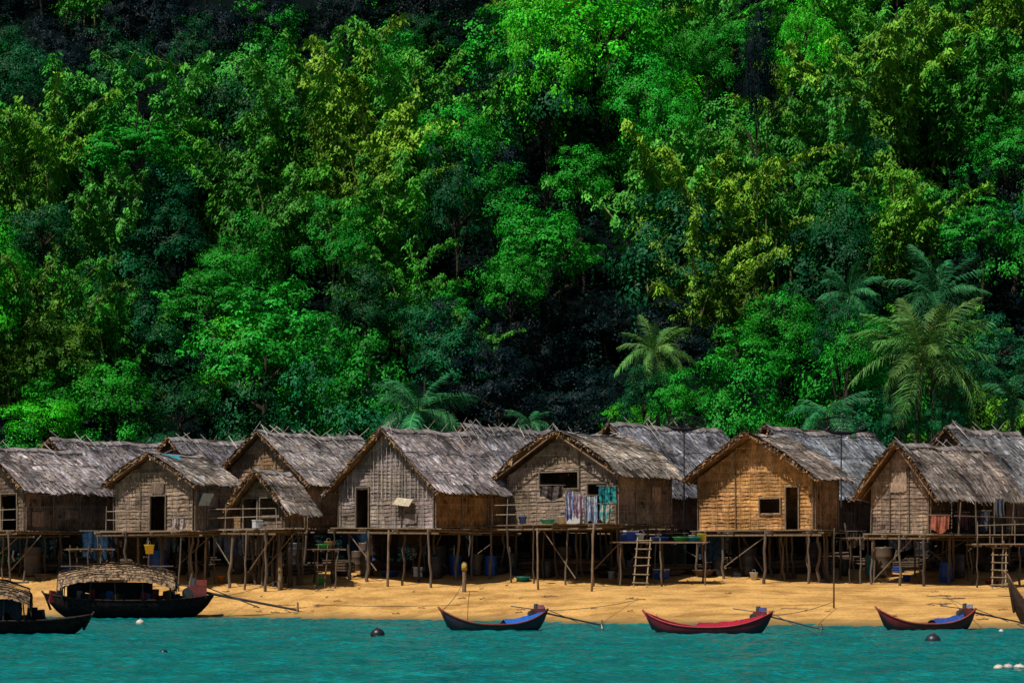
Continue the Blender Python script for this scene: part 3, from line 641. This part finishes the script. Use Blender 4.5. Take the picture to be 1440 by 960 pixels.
def longtail(px,d,L,B,hm,rb,rs,cols,yaw,label,canopy=None,engine=1,z=0.0,roll=0.0,tail=3.0,tdrop=None,es=1.0,pb=2.6,cover=None,tyaw=-.1,mat=None):
    x=PX(px,d); r=obj("longtail_boat",None,loc=(x,d,z),rot=(roll,0,yaw),label=label,cat="boat",group="longtail boats moored at the beach")
    me,gm,sheer,beam,keel=hull_mesh(L,B,hm,rb,rs,cols,pb=pb,mat=mat)
    obj("hull",me,r); obj("gunwale",gm,r)
    for t in (.3,.5,.68):
        m=MB(); m.box(((2*t-1)*L/2,0,sheer(t)-.09),(.2,2*beam(t)-.1,.03),cols.get('seat',(.25,.15,.09))); obj("thwart",m.mesh("thwart",[M_WOOD]),r)
    m=MB()
    m.box((0,0,-.06),(L*.55,B*1.1,.03),(.12,.08,.05)); obj("floor_boards",m.mesh("floor_boards",[M_WOOD]),r)
    m=MB(); bz=sheer(0); m.tube([(-L/2+.25,0,keel(.06)-.02),(-L/2+.02,0,bz-.05),(-L/2-.12,0,bz+.12)],[.05,.05,.035],cols['rim'],8); obj("stem_post",m.mesh("stem_post",[mat or M_PAINT],True),r)
    if cover:
        m=MB(); V=[]; n1=16; n2=8; a0,a1,cc=cover
        for i in range(n1):
            t=a0+(a1-a0)*i/(n1-1)
            for j in range(n2):
                v=j/(n2-1)*2-1; V.append(((2*t-1)*L/2,v*(beam(t)-.03),sheer(t)+.03+.2*(1-v*v)*(.6+.6*noise.noise(Vector((t*9,v*2,3))))))
        m.add(V,[(i*n2+j,(i+1)*n2+j,(i+1)*n2+j+1,i*n2+j+1) for i in range(n1-1) for j in range(n2-1)],cc)
        obj("tarp_cover",m.mesh("tarp_cover",[M_CLOTH],True),r)
    if engine:
        ex=L/2*.80; ez=sheer(.9)+.12*es; q=es
        e=MB(); e.box((ex,0,ez),(.42*q,.28*q,.26*q),(.2,.03,.025)); e.cyl((ex-.05*q,0,ez+.1*q),(ex-.05*q,0,ez+.3*q),.09*q,.07*q,(.05,.05,.05),10); e.box((ex+.1*q,.0,ez+.2*q),(.22*q,.24*q,.12*q),cols.get('tank',(.3,.04,.03)))
        e.cyl((ex-.2*q,.15*q,ez-.05),(ex-.2*q,-.15*q,ez-.05),.12*q,.12*q,(.04,.04,.04),12); e.cyl((ex-.15*q,0,ez+.12*q),(ex-.9*q,.1,ez+.22*q),.015*q,.02*q,(.1,.1,.1),6)
        e.cyl((ex,.1,ez-.3),(ex,0,ez),.04,.04,(.1,.1,.1),8)
        eo=obj("engine",e.mesh("engine",[M_METAL]),r)
        td=tdrop if tdrop is not None else .30+tail*.06
        s=MB(); p0=Vector((ex+.2,0,ez)); p1=Vector((ex+tail,tyaw,ez-td)); s.cyl(p0,p1,.034*q,.026*q,(.05,.035,.03),6); s.cyl(p1-Vector((.5,0,-.02)),p1+Vector((.05,0,-.22)),.016,.016,(.1,.08,.07),5)
        s.cyl(p0+Vector((.1,0,.12*q)),p1+Vector((-.8*q,0,.1)),.014*q,.014*q,(.06,.045,.04),5)
        obj("shaft",s.mesh("shaft",[M_METAL]),eo)
        s=MB()
        for w_ in range(3):
            a=w_*2.094+.4; rt=Matrix.Rotation(a,3,'X'); s.box(p1+rt@Vector((.04,0,.1*q)),(.02,.07*q,.17*q),(.2,.15,.1),rt@Matrix.Rotation(.5,3,'Z'))
        s.cyl(p1,p1+Vector((.1,0,-.01)),.035,.02,(.2,.15,.1),8); obj("propeller",s.mesh("propeller",[M_METAL]),eo)
    if canopy:
        c0,c1,ch,rise=canopy
        co=MB()
        for side in(-1,1):
            for j in range(9):
                y=c0-.15
                while y<c1+.15:
                    w=R.uniform(.05,.12)
                    def cp(s,xx,l): return (xx,side*(beam(.5)+.15)*(1-s)*1.0,ch-.05+rise*math.sin(max(0,s)*math.pi/2)+l+(s*.3 if s<0 else 0)-.3*abs((xx-(c0+c1)/2)/(c1-c0)*2)**2.5+.06*noise.noise(Vector((xx*2,s*3,1))))
                    s0=j/9; s1=min(1,(j+1.5)/9); cc=vary((.25,.165,.1),.5)
                    if R.random()<.18: cc=tuple(v*.35 for v in cc)
                    dr=R.random()*(.06 if j else .2)
                    co.poly([cp(s0-dr,y,.09),cp(s0-dr*.8,y+w,.08),cp(s1,y+w,.02),cp(s1,y,.02)],cc)
                    y+=w*.9
            for q in range(60):
                s=R.random(); 
                for xe,sg in ((c0-.1,-1),(c1+.1,1)):
                    p=Vector(cp(s,xe,0)); co.poly([p,p+Vector((0,.05,.02)),p+Vector((sg*.12,.04,-R.uniform(.1,.35))),p+Vector((sg*.1,0,-R.uniform(.1,.3)))],vary((.16,.11,.07),.5))
        co.cyl((c0-.1,0,ch+rise-.12),(c1+.1,0,ch+rise-.12),.03,.03,(.15,.12,.1))
        obj("canopy",co.mesh("canopy",[M_THATCH]),r)
        for xx in np.linspace(c0,c1,5):
            for side in(-1,1):
                p=MB(); t=(xx/(L/2)+1)/2; p.cyl((xx,side*beam(t)*.95,sheer(t)-.1),(xx+R.uniform(-.1,.1),side*beam(.5),ch-.1),.025,.022,(.06,.045,.035)); obj("canopy_post",p.mesh("canopy_post",[M_WOOD]),r)
        p=MB()
        for q in range(22):
            xx=c0-.5+(c1-c0+1.3)*(q+.5)/22; hh=R.uniform(.2,.6); cc=R.choice([(.02,.022,.03)]*5+[(.15,.02,.02),(.02,.06,.18),(.2,.19,.17),(.12,.08,.04)])
            p.box((xx,R.uniform(-.35,.2),hm+hh*.3),(R.uniform(.15,.42),R.uniform(.3,.6),hh),vary(cc,.5),Matrix.Rotation(R.uniform(-.5,.5),3,'Z')@Matrix.Rotation(R.uniform(-.2,.2),3,'Y'))
        obj("cargo",p.mesh("cargo",[M_CLOTH]),r)
        p=MB(); V=[]; n=24
        for i in range(n):
            for j in range(4): V.append((c0+(c1-c0)*.8*i/(n-1)+.1,beam(.5)*.85+.05*math.sin(i*1.3),ch-.1-j*.2*(1+.3*math.sin(i*.9))))
        p.add(V,[(i*4+j,i*4+j+1,(i+1)*4+j+1,(i+1)*4+j) for i in range(n-1) for j in range(3)],(.02,.025,.035)); obj("side_curtain",p.mesh("side_curtain",[M_CLOTH],True),r)
    return r
dk_=dict(low=(.007,.006,.008),up=(.016,.011,.011),**{'in':(.04,.025,.02)},rim=(.04,.025,.02),seat=(.05,.035,.025))
longtail(182,112.3,6.9,.85,.66,.28,.22,dk_,math.radians(5),"dark longtail boat with thick thatched canopy beached at the waterline",canopy=(-2.7,1.7,1.5,.68),z=.06,tail=4.1,tdrop=.75,es=1.9,tyaw=-.3,mat=M_DULL)
longtail(10,89,5.4,.7,.42,.18,.2,dk_,math.radians(188),"dark wooden boat with thatched shelter floating by the shore",canopy=(-.6,2.2,1.25,.55),engine=0,mat=M_DULL)
b3=dict(low=(.008,.009,.014),up=(.02,.018,.03),**{'in':(.35,.03,.025)},rim=(.2,.04,.03),tank=(.45,.15,.2))
longtail(696,93,3.7,.55,.2,.5,.52,b3,math.radians(12),"small dark longtail boat with blue cover inside",tail=2.2,cover=(.58,.97,(.02,.1,.4)))
b4=dict(low=(.012,.01,.02),up=(.12,.01,.02),**{'in':(.35,.02,.03)},rim=(.35,.02,.035),tank=(.1,.1,.35))
longtail(997,89.5,4.2,.58,.2,.45,.5,b4,math.radians(-14),"small dark red longtail boat with long motor pole",tail=2.0,cover=(.42,.93,(.32,.015,.035)))
b5=dict(low=(.012,.01,.015),up=(.14,.012,.014),**{'in':(.3,.04,.035)},rim=(.3,.06,.04),tank=(.45,.45,.5))
longtail(1304,94,3.5,.55,.2,.5,.52,b5,math.radians(10),"small maroon longtail boat with engine and white tank",tail=2.3,cover=(.55,.85,(.02,.06,.25)))
b6=dict(low=(.03,.015,.01),up=(.06,.03,.02),**{'in':(.08,.05,.03)},rim=(.16,.08,.045))
longtail(1512,97,5.0,.42,.3,1.55,.5,b6,math.radians(8),"brown wooden boat with tall upswept prow at the shore",engine=0,z=.05,pb=3.6)
def rope(a,b,sagv,label="thin mooring rope running from boat to beach"):
    (px0,py0,d0),(px1,py1,d1)=a,b; A=Vector((PX(px0,d0),d0,PZ(py0,d0))); B=Vector((PX(px1,d1),d1,PZ(py1,d1))); n=14
    pts=[A.lerp(B,i/n)+Vector((0,0,-sagv*4*(i/n)*(1-i/n))) for i in range(n+1)]
    m=MB(); m.tube([p-A for p in pts],[.013]*(n+1),(.16,.13,.1),4); obj("mooring_rope",m.mesh("mooring_rope",[M_CLOTH]),loc=A,label=label,cat="rope",group="mooring ropes")
rope((300,840,112),(394,815,hit(394,829)),.1); rope((622,857,93),(653,815,hit(653,832)),.15)
rope((765,858,93),(900,842,hit(900,842)),.1); rope((1085,865,89),(1173,845,hit(1173,855)),.1)
rope((1375,857,94),(1330,838,hit(1330,838)),.05); rope((440,850,105),(650,850,hit(650,850)),.05)
rope((1180,842,hit(1180,842)),(1440,838,hit(1440,838)),.02,"frayed rope lying across the sand")
def buoy(px,py,rpx,col,nm,flat=.9):
    d=CH*FP/(py-HY); r_=rpx/(FP/d); m=MB(); 
    prof=[(r_*math.sin(a)*1.0,r_*flat*-math.cos(a)) for a in np.linspace(0,math.pi,12)]
    m.lathe(prof,col,20); m.lathe([(r_*1.0,-.04*r_),(r_*1.06,0),(r_*1.0,.06*r_)],tuple(c*.7 for c in col),20)
    m.cyl((0,0,r_*flat*.9),(0,0,r_*flat*1.15),r_*.16,r_*.12,col,8); m.tube([(r_*.12*math.cos(a),0,r_*flat*1.2+r_*.12*math.sin(a)) for a in np.linspace(0,6.28,9)],[r_*.03]*9,(.2,.2,.2),4)
    obj("buoy",m.mesh("buoy",[M_PLAST],True),loc=(PX(px,d),d,r_*.25*flat),rot=(R.uniform(-.2,.2),R.uniform(-.2,.2),0),label=f"round {nm} mooring buoy floating on the water",cat="buoy",group="mooring buoys")
buoy(531,894,10,(.012,.012,.015),"black"); buoy(1312,903,11,(.02,.02,.025),"black"); buoy(230,919,6,(.012,.015,.02),"black")
buoy(197,877,6,(.5,.45,.38),"white"); buoy(1404,939,7,(.5,.45,.36),"white",.6); buoy(1418,938,7,(.42,.36,.32),"white",.6); buoy(1434,940,9,(.5,.48,.42),"white",.6); buoy(973,889,4,(.5,.5,.5),"white"); buoy(1449,938,7,(.6,.55,.5),"white",.6)
buoy(1408,888,3.5,(.5,.5,.5),"white")
# ---------------------------------------------------------------- vegetation
def rdir(n):
    v=NR.normal(size=(n,3)); return v/np.linalg.norm(v,axis=1,keepdims=True)
def broad(seed,ncl=48,nl=230,ls=.045,flat=1.0,vine=.3,low=-.6,crr=(.18,.38)):
    NR.seed(seed); dirs=rdir(ncl*4); dirs=dirs[dirs[:,2]>low][:ncl]; ncl=len(dirs)
    lump=np.array([.78+.5*noise.noise(Vector(d*1.5)+Vector((seed*3.1,0,0))) for d in dirs])
    rad=lump*NR.uniform(.6,1.02,ncl); cen=dirs*rad[:,None]; cr=NR.uniform(crr[0],crr[1],ncl); cb=NR.uniform(.75,1.25,ncl)
    sub=rdir(ncl*9).reshape(ncl,9,3); sub[:,:,2]=np.abs(sub[:,:,2])*1.0-.1
    idx=np.repeat(np.arange(ncl),nl); n=len(idx); si=NR.randint(0,9,n); ld0=sub[idx,si]
    ld=ld0+rdir(n)*.42; ld/=np.linalg.norm(ld,axis=1,keepdims=True)
    sh=NR.uniform(.62,1.12,n); C=cen[idx]+ld*np.array([1,1,.75])*(cr[idx]*sh)[:,None]
    hv=(NR.uniform(size=ncl)<vine)[idx]&(NR.uniform(size=n)<.35); k=hv.sum()
    C[hv,2]-=NR.uniform(0,1,k)*NR.uniform(.2,.8,ncl)[idx][hv]; C[hv,0]=cen[idx][hv,0]+(C[hv,0]-cen[idx][hv,0])*.4; C[hv,1]=cen[idx][hv,1]+(C[hv,1]-cen[idx][hv,1])*.4
    C[:,2]*=flat
    N=ld*.9+np.array([0,0,.4])+NR.normal(size=(n,3))*.25+dirs[idx]*.5
    U=ld*.6+NR.normal(size=(n,3))*.5+np.array([0,0,-.5])
    L_=NR.uniform(.55,1.4,n)*ls; 
    b=cb[idx]*NR.uniform(.65,1.35,n)*NR.uniform(.8,1.2,(ncl,9))[idx,si]; hue=NR.uniform(-.13,.13,ncl)[idx]
    T=np.stack([b*(1+hue*2.2),b,b*(1-hue)],1)
    return leaves("crown",C,N,U,L_,L_*.58,T)
BROAD=[broad(1),broad(2,62,180,.04,vine=.4,crr=(.15,.3)),broad(3,34,300,.047,crr=(.25,.46)),broad(4,66,165,.038,crr=(.14,.3)),broad(5,44,240,.048,.95,vine=.5,crr=(.2,.42)),broad(6,55,200,.043,1.0,vine=.7)]
LAYER=[broad(21,120,110,.043,.8,.05,-.5,(.09,.22)),broad(22,120,110,.04,.85,.05,-.5,(.09,.2))]
def bamboo(seed):
    NR.seed(seed); r=random.Random(seed); m=MB(); C=[];N=[];U=[];T=[]
    for c in range(17):
        a=r.uniform(0,6.28); sp=r.uniform(.1,.55); hh=r.uniform(.55,1.1); bx,by=r.gauss(0,.08),r.gauss(0,.08); pts=[]
        for i in range(12):
            t=i/11; z=hh*(t-.28*max(0,t-.6)**2/.16*.5*sp*2.6); pts.append(Vector((bx+math.cos(a)*sp*t**2.3,by+math.sin(a)*sp*t**2.3,z)))
        m.tube(pts,[.006*(1-.8*i/11)+.001 for i in range(12)],vary((.16,.16,.06)),5)
        br=r.uniform(.75,1.25)
        for q in range(60):
            t=r.uniform(.06,1.0)**.65; f=t*11; i=min(10,int(f)); p=pts[i].lerp(pts[i+1],f-i)
            a2=r.uniform(0,6.28); L_=r.uniform(.02,.12)*(1.2-.75*t); dv=Vector((math.cos(a2),math.sin(a2),r.uniform(-.2,.5)))
            b2=br*r.uniform(.75,1.25)
            for l in range(17):
                s=r.uniform(.1,1); pp=p+dv*L_*s+Vector((r.gauss(0,.01),r.gauss(0,.01),-.035*s*s+r.gauss(0,.009)))
                C.append(pp); U.append(dv*.6+Vector((r.gauss(0,.4),r.gauss(0,.4),-.9))); N.append(Vector((r.gauss(0,.3)+dv.x*.7,r.gauss(0,.3)+dv.y*.7,.65)))
                b=b2*r.uniform(.7,1.3)*(.85+.3*t); T.append((b*r.uniform(.85,1.15)*(.85+.3*t),b,b))
    n=len(C); L2=NR.uniform(.018,.036,n)
    fol=leaves("foliage",np.array(C),np.array(N),np.array(U),L2,L2*.28,np.array(T))
    return fol,m.mesh("stems",[M_BARK],True)
BAM=[bamboo(s) for s in (31,32,33,34)]
def trunkm(seed):
    r=random.Random(seed); m=MB(); c=(.05,.042,.03)
    pts=[Vector((.06*math.sin(t*.5+seed),.05*math.cos(t*.7+seed),t/8)) for t in range(9)]
    m.tube(pts,[.06*(1-.08*t) for t in range(9)],c,8)
    for q in range(9):
        i=r.randint(4,8); a=r.uniform(0,6.28); e=r.uniform(.4,.8); p=pts[i]
        m.tube([p,p+Vector((math.cos(a)*e*.5,math.sin(a)*e*.5,.12)),p+Vector((math.cos(a)*e,math.sin(a)*e,r.uniform(.15,.35)))],[.025,.017,.007],c,5)
    return m.mesh("trunk",[M_BARK],True)
TR=[trunkm(i) for i in range(4)]
cnames=dict(G="bright green",D="dark green",B="blue green",L="lime green",O="olive",K="shadow-coloured",Y="yellow green",Z="green")
CC=dict(G=(.016,.26,.014),D=(.005,.075,.02),B=(.007,.13,.036),L=(.045,.42,.01),O=(.06,.18,.014),Y=(.115,.31,.018),Z=(.045,.26,.02),K=(.0012,.011,.012))  # near-black key paints shaded foliage; other greens spread apart for light contrast
NT=[0]
def tree(x,y,H,Rr,ck,zr=.8,kind='broad'):
    g=ter(x,y)-.2; c=CC[ck]; k=R.uniform(.7,1.2); col=(c[0]*k*R.uniform(.75,1.25),c[1]*k,c[2]*k*R.uniform(.8,1.3),1)
    sz="tall" if H>9 else "low"; NT[0]+=1
    if kind=='bam':
        r=obj("bamboo_clump",None,loc=(x,y,g),rot=(0,0,R.uniform(0,6)),label=f"feathery {cnames[ck]} bamboo clump arching on the forested slope",cat="bamboo",group="bamboo on the slope")
        f,s=R.choice(BAM); S=H*1.05
        o=obj("foliage",f,r,scale=(S*1.2,S*1.2,S)); o.color=col; obj("stems",s,r,scale=(S*1.2,S*1.2,S)); return
    r=obj("broadleaf_tree",None,loc=(x,y,g),rot=(0,0,R.uniform(0,6)),label=f"{sz} {cnames[ck]} leafy tree on the forested slope",cat="tree",group="jungle trees on the slope")
    me=R.choice(LAYER if kind=='layer' else BROAD)
    o=obj("crown",me,r,(0,0,H),(0,0,0),(Rr,Rr,Rr*zr)); o.color=col
    obj("trunk",R.choice(TR),r,(0,0,0),(0,0,0),(Rr*.75,Rr*.75,H))
def solve(px,py,H):
    d=138.0
    while d<290:
        if ter(PX(px,d),d)+H>=PZ(py,d): return d
        d+=.3
    return d
heroes=[
 (375,500,128,6,'G','layer',.9),(290,425,75,6,'G','layer',.9),(255,560,70,3.5,'D','broad',.9),(440,560,70,3.5,'G','broad',.9),
 (470,345,62,6,'G','broad',1.1),(640,300,60,7,'D','broad',1.7),(640,195,60,7,'G','broad',1.1),
 (770,110,75,9,'L','broad',1.6),(850,50,100,10,'L','broad',1.0),(900,130,60,8,'G','broad',1.3),(760,30,55,9,'L','broad',1.3),
 (190,215,85,9,'G','layer',.75),(700,290,60,7,'G','broad',1),(770,360,80,7,'G','layer',1.0),(720,400,50,6,'G','broad',1.1),
 (640,510,65,4,'B','broad',1.1),(600,455,45,5,'B','broad',1.1),(1045,515,75,5,'G','layer',1),(985,560,50,3.5,'G','broad',.9),(1100,450,60,6,'G','broad',1),
 (1130,490,50,5,'G','broad',1),(880,590,40,2.2,'L','broad',.8),(955,595,36,2.2,'G','broad',.8),(160,560,70,3.5,'G','broad',.9),(60,590,60,2.5,'L','broad',.8),(90,510,60,4,'O','broad',1),
 (820,250,50,7,'G','broad',1.1),(940,180,60,8,'G','broad',1.4),(995,90,45,9,'G','broad',1.4),(1065,110,27,14,'K','broad',4.0),(1128,60,40,9,'L','broad',1.9),(1380,330,70,6,'G','layer',1),(1420,220,60,7,'G','broad',1),
 (1180,330,60,7,'D','broad',1.3),(1400,500,60,4,'B','broad',1),(1205,475,55,5,'G','broad',1),(60,330,60,6,'D','broad',1.1),(30,110,50,8,'D','broad',1.2),(275,80,50,8,'D','broad',1.2),
 (520,430,55,5,'D','broad',1.2),(240,330,60,6,'D','broad',1.2),(320,380,50,6,'G','broad',1),
 (540,300,55,8,'Z','bam',1),(150,330,60,8,'Z','bam',1),(420,160,80,10,'Z','bam',1),(350,230,70,9,'Z','bam',1),(590,130,80,10,'Z','bam',1),(500,190,70,10,'Y','bam',1),
 (40,210,80,9,'Y','bam',1),(110,170,80,9,'Z','bam',1),(260,170,60,9,'Z','bam',1),(60,430,80,7,'O','bam',1),(140,440,70,7,'Z','bam',1),(360,300,60,8,'Z','bam',1),(490,260,60,8,'Y','bam',1),
 (1000,290,80,9,'Y','bam',1),(1090,270,80,9,'Z','bam',1),(980,390,60,7,'Y','bam',1),(1030,430,50,6,'O','bam',1),(1250,120,90,10,'Y','bam',1),(1370,130,90,10,'Z','bam',1),(1300,50,80,10,'Z','bam',1),(1420,50,70,10,'Y','bam',1),(1250,300,60,8,'Y','bam',1),(1170,200,60,9,'Z','bam',1),(560,400,40,6,'Z','bam',1),(20,500,50,5,'O','bam',1),
]
HP=[]
for (px,py,rp,H,ck,kd,zr) in heroes:
    if kd=='bam':
        d=solve(px,py,H*.7); tree(PX(px,d),d,H*1.2,0,ck,1,'bam')
    else:
        d=solve(px,py,H); tree(PX(px,d),d,H,rp/(FP/d)*1.12,ck,zr,kd)
    HP.append((px,py,rp,d))
dark=[(90,25,160,75),(350,5,160,65),(470,40,55,45),(650,60,75,90),(1065,95,40,130),(720,475,70,60),(790,500,105,130),(560,490,55,100),(870,340,50,80),(900,420,55,55),(620,390,55,50),(700,200,25,70),(410,400,45,35)]  # zones where filler trees take shadow colour to paint deep gaps
yel=[(90,230,110,90),(430,150,120,80),(90,430,110,60),(500,240,90,70),(1040,290,110,100),(1300,120,150,120),(1260,290,60,60),(600,130,80,60)]
def inz(px,py,Z): return any(((px-a)/c)**2+((py-b)/d_)**2<1 for a,b,c,d_ in Z)
y=143.0
while y<203:
    hw=.1875*y+5; x=-hw+R.uniform(0,4)
    while x<hw:
        xx=x+R.uniform(-1.5,1.5); yy=y+R.uniform(-1.8,1.8); H=R.uniform(3.0,7.0); 
        px=720+xx/yy*FP; z=ter(xx,yy)+H; py=HY-(z-CH)/yy*FP
        blocked=any(yy<hd+1.5 and math.hypot(px-a,(py-b))<rp*1.0 for a,b,rp,hd in HP)
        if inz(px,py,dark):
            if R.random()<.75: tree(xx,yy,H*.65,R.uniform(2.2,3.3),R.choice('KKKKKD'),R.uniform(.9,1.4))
        elif blocked:
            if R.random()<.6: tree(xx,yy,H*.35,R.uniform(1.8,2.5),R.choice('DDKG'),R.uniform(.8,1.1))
        elif inz(px,py,yel):
            if R.random()<.55: tree(xx,yy,H*1.6,0,R.choice('YZZZ'),1,'bam')
            else: tree(xx,yy,H,R.uniform(2.8,4.0),R.choice('GDZ'),R.uniform(.9,1.4))
        else:
            q=R.random()
            if q<.18: tree(xx,yy,H*1.6,0,R.choice('ZZZY'),1,'bam')
            else: tree(xx,yy,H,R.uniform(2.7,4.6),R.choice('GGGGBDDDZKL'),R.uniform(.9,1.5))
        x+=R.uniform(4.7,6.6)
    y+=4.9
print("trees",NT[0])
for i in range(66):
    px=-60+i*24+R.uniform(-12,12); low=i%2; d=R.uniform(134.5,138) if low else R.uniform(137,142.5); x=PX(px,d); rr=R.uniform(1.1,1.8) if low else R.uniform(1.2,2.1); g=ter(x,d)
    r=obj("shrub",None,loc=(x,d,g),rot=(0,0,R.uniform(0,6)),label="dense green shrub at the foot of the forest" if not low else "low shrub behind the huts with shade painted into its foliage",cat="shrub",group="shrubs behind the houses")
    c=CC['K'] if low else CC[R.choice('GBDGDD' if not 500<px<860 else 'DKKD')]; hh=rr*.6 if low else rr*.9+R.uniform(.8,2.6)  # near-black key paints shade on low shrubs and the middle span
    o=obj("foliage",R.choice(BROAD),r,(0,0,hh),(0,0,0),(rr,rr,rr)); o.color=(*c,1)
    obj("stems",R.choice(TR),r,(0,0,0),(0,0,0),(rr*.6,rr*.6,hh*.8))
def frond(seed,droop):
    r=random.Random(seed); m=MB(); pts=[]
    for i in range(15):
        t=i/14; pts.append(Vector((t*(1-.14*droop*t),.05*math.sin(t*2)*r.uniform(.5,1),.30*t-droop*t*t*.62)))
    m.tube(pts,[.012*(1-.8*i/14)+.001 for i in range(15)],(2.4,1.4,.9),4)
    for i in range(54):
        t=.1+.9*i/53; f=t*14; k=min(13,int(f)); p=pts[k].lerp(pts[k+1],f-k); tg=(pts[k+1]-pts[k]).normalized()
        L_=.25*math.sin(math.pi*(.15+.8*t))**.7
        for s in(-1,1):
            if r.random()<.06: continue
            L2=L_*r.uniform(.8,1.1)
            dv=(Vector((0,s,0))+tg*r.uniform(.55,.85)+Vector((0,0,r.uniform(-.05,.3)))).normalized()
            a=p; mid=p+dv*L2*.5+Vector((0,0,-.01)); e=p+dv*L2*.9+Vector((r.uniform(-.02,.02),0,-L2*r.uniform(.3,.75)))
            w=tg*.0048; b=r.uniform(.45,1.5); c=(b*1.15,b,b)
            m.poly([a-w,mid-w*1.5,mid+w*1.5,a+w],c); m.poly([mid-w*1.5,e-w*.2,e+w*.2,mid+w*1.5],c)
    return m.mesh("frond",[M_LEAF])
FR=[frond(1,.65),frond(2,1.0),frond(3,1.35),frond(4,.8)]
def palm(px,py,d,rp,ck,label,nf=24,lean=.5,top=82):
    x=PX(px,d); L_=rp/(FP/d); z=PZ(py,d); bx=x-lean; g=ter(bx,d)-.1; H=z-g
    r=obj("coconut_palm",None,loc=(bx,d,g),label=label,cat="palm tree",group="coconut palms")
    m=MB(); n=14; pts=[Vector((lean*(t/n)**1.6,0,H*t/n)) for t in range(n+1)]
    m.tube(pts,[.15*(1-.45*t/n)+(.02 if t%2 else 0)+(.1 if t==0 else 0) for t in range(n+1)],(.07,.06,.045),10); obj("trunk",m.mesh("trunk",[M_BARK],True),r)
    c=CC[ck]
    for i in range(nf):
        q=i/nf; el=math.radians(top-(top+26)*q+R.uniform(-12,12)); a=i*2.39996+R.uniform(-.35,.35); s=L_*R.uniform(.85,1.2)
        o=obj("frond",FR[0 if q<.25 else (3 if q<.5 else (1 if q<.8 else 2))],r,(lean,0,H),(R.uniform(-.5,.5),-el+.29,a),(s,s,s)); k=R.uniform(.4,1.4); o.color=(c[0]*k*R.uniform(.8,1.3),c[1]*k,c[2]*k,1)
CC['P']=(.075,.25,.055); CC['Q']=(.025,.17,.06)
palm(1298,505,139,112,'P',"large coconut palm with long arching green fronds",30,.6)
palm(1318,420,143,80,'Q',"tall coconut palm rising above a larger palm",24,.3)
palm(1195,415,146,52,'Q',"distant green coconut palm among jungle trees",20,.3)
palm(920,495,140.5,62,'P',"slender palm with drooping bright fronds",24,-.4)
palm(588,578,137.5,86,'Q',"low palm with spreading fronds behind the houses",24,.2,62)
palm(1165,585,138,66,'Q',"short palm with fronds touching a hut roof",20,.2,60)
palm(1425,560,141,60,'Q',"dark green palm at the forest edge",16,.2)
palm(745,595,139,42,'Q',"young palm in forest shade",16,.1,60)
for (px,py,d,rr,ck) in [(905,560,139.8,1.6,'D'),(940,560,139.6,1.6,'G'),(1265,590,138.3,1.5,'D'),(1330,592,138.3,1.5,'B'),(1200,500,143,1.9,'G'),(1180,470,143.5,1.8,'D')]:
    x=PX(px,d); g=ter(x,d); hh=PZ(py,d)-g
    r=obj("shrub",None,loc=(x,d,g),rot=(0,0,R.uniform(0,6)),label="dense green shrub around a palm trunk",cat="shrub",group="shrubs behind the houses")
    o=obj("foliage",R.choice(BROAD),r,(0,0,hh),(0,0,0),(rr,rr,rr*1.3)); o.color=(*CC[ck],1); obj("stems",R.choice(TR),r,(0,0,0),(0,0,0),(rr*.6,rr*.6,hh))
NR.seed(99); n=90000; ux_=NR.uniform(-43,43,n); uy_=NR.uniform(136,204,n)
def lumpf(a,b): return max(0,noise.noise(Vector((a*.45,b*.45,7)))+.35)*3.4+max(0,noise.noise(Vector((a*1.3,b*1.3,9))))*1.0
uh=np.array([lumpf(a,b) for a,b in zip(ux_,uy_)]); fr=np.clip((uy_-139)/4,0.15,1)
uz=np.array([ter(a,b) for a,b in zip(ux_,uy_)])+uh*fr*(1-.35*NR.uniform(0,1,n)**2)+.1
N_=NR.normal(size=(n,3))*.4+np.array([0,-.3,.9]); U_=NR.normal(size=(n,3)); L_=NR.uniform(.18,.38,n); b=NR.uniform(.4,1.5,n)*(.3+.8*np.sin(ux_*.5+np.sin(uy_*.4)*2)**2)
o=obj("undergrowth",leaves("undergrowth",np.stack([ux_,uy_,uz],1),N_,U_,L_,L_*.55,np.stack([b,b,b],1)),kind="stuff",label="dense leafy undergrowth painted shadow-dark green covering the slope"); o.color=(.0015,.026,.013,1)  # object colour darkened to paint the shadow between crowns
# ---------------------------------------------------------------- light, world, camera
EL=math.radians(60); AZ=math.radians(50)
Ld=Vector((-math.sin(AZ)*math.cos(EL),-math.cos(AZ)*math.cos(EL),math.sin(EL)))
sl=bpy.data.lights.new("sun",'SUN'); sl.energy=5.0; sl.angle=math.radians(.5); sl.color=(1,.95,.86)
so=bpy.data.objects.new("sun",sl); COL.objects.link(so); so.rotation_euler=Ld.to_track_quat('Z','Y').to_euler(); so.location=(0,0,80)
w=bpy.data.worlds.new("World"); SC.world=w; w.use_nodes=True; nt=w.node_tree
sk=nt.nodes.new("ShaderNodeTexSky"); sk.sky_type='NISHITA'; sk.sun_disc=False; sk.sun_elevation=EL; sk.sun_rotation=math.radians(230)
bg=nt.nodes["Background"]; nt.links.new(sk.outputs[0],bg.inputs[0]); bg.inputs[1].default_value=.05
cam=bpy.data.cameras.new("camera"); co=bpy.data.objects.new("camera",cam); COL.objects.link(co)
co.location=(0,0,CH); co.rotation_euler=(math.radians(90),0,0); cam.sensor_width=36; cam.lens=96; cam.shift_y=303/1440; cam.clip_end=2000; cam.clip_start=.5
SC.camera=co
SC.view_settings.view_transform='Standard'; SC.view_settings.look='None'; SC.view_settings.exposure=0
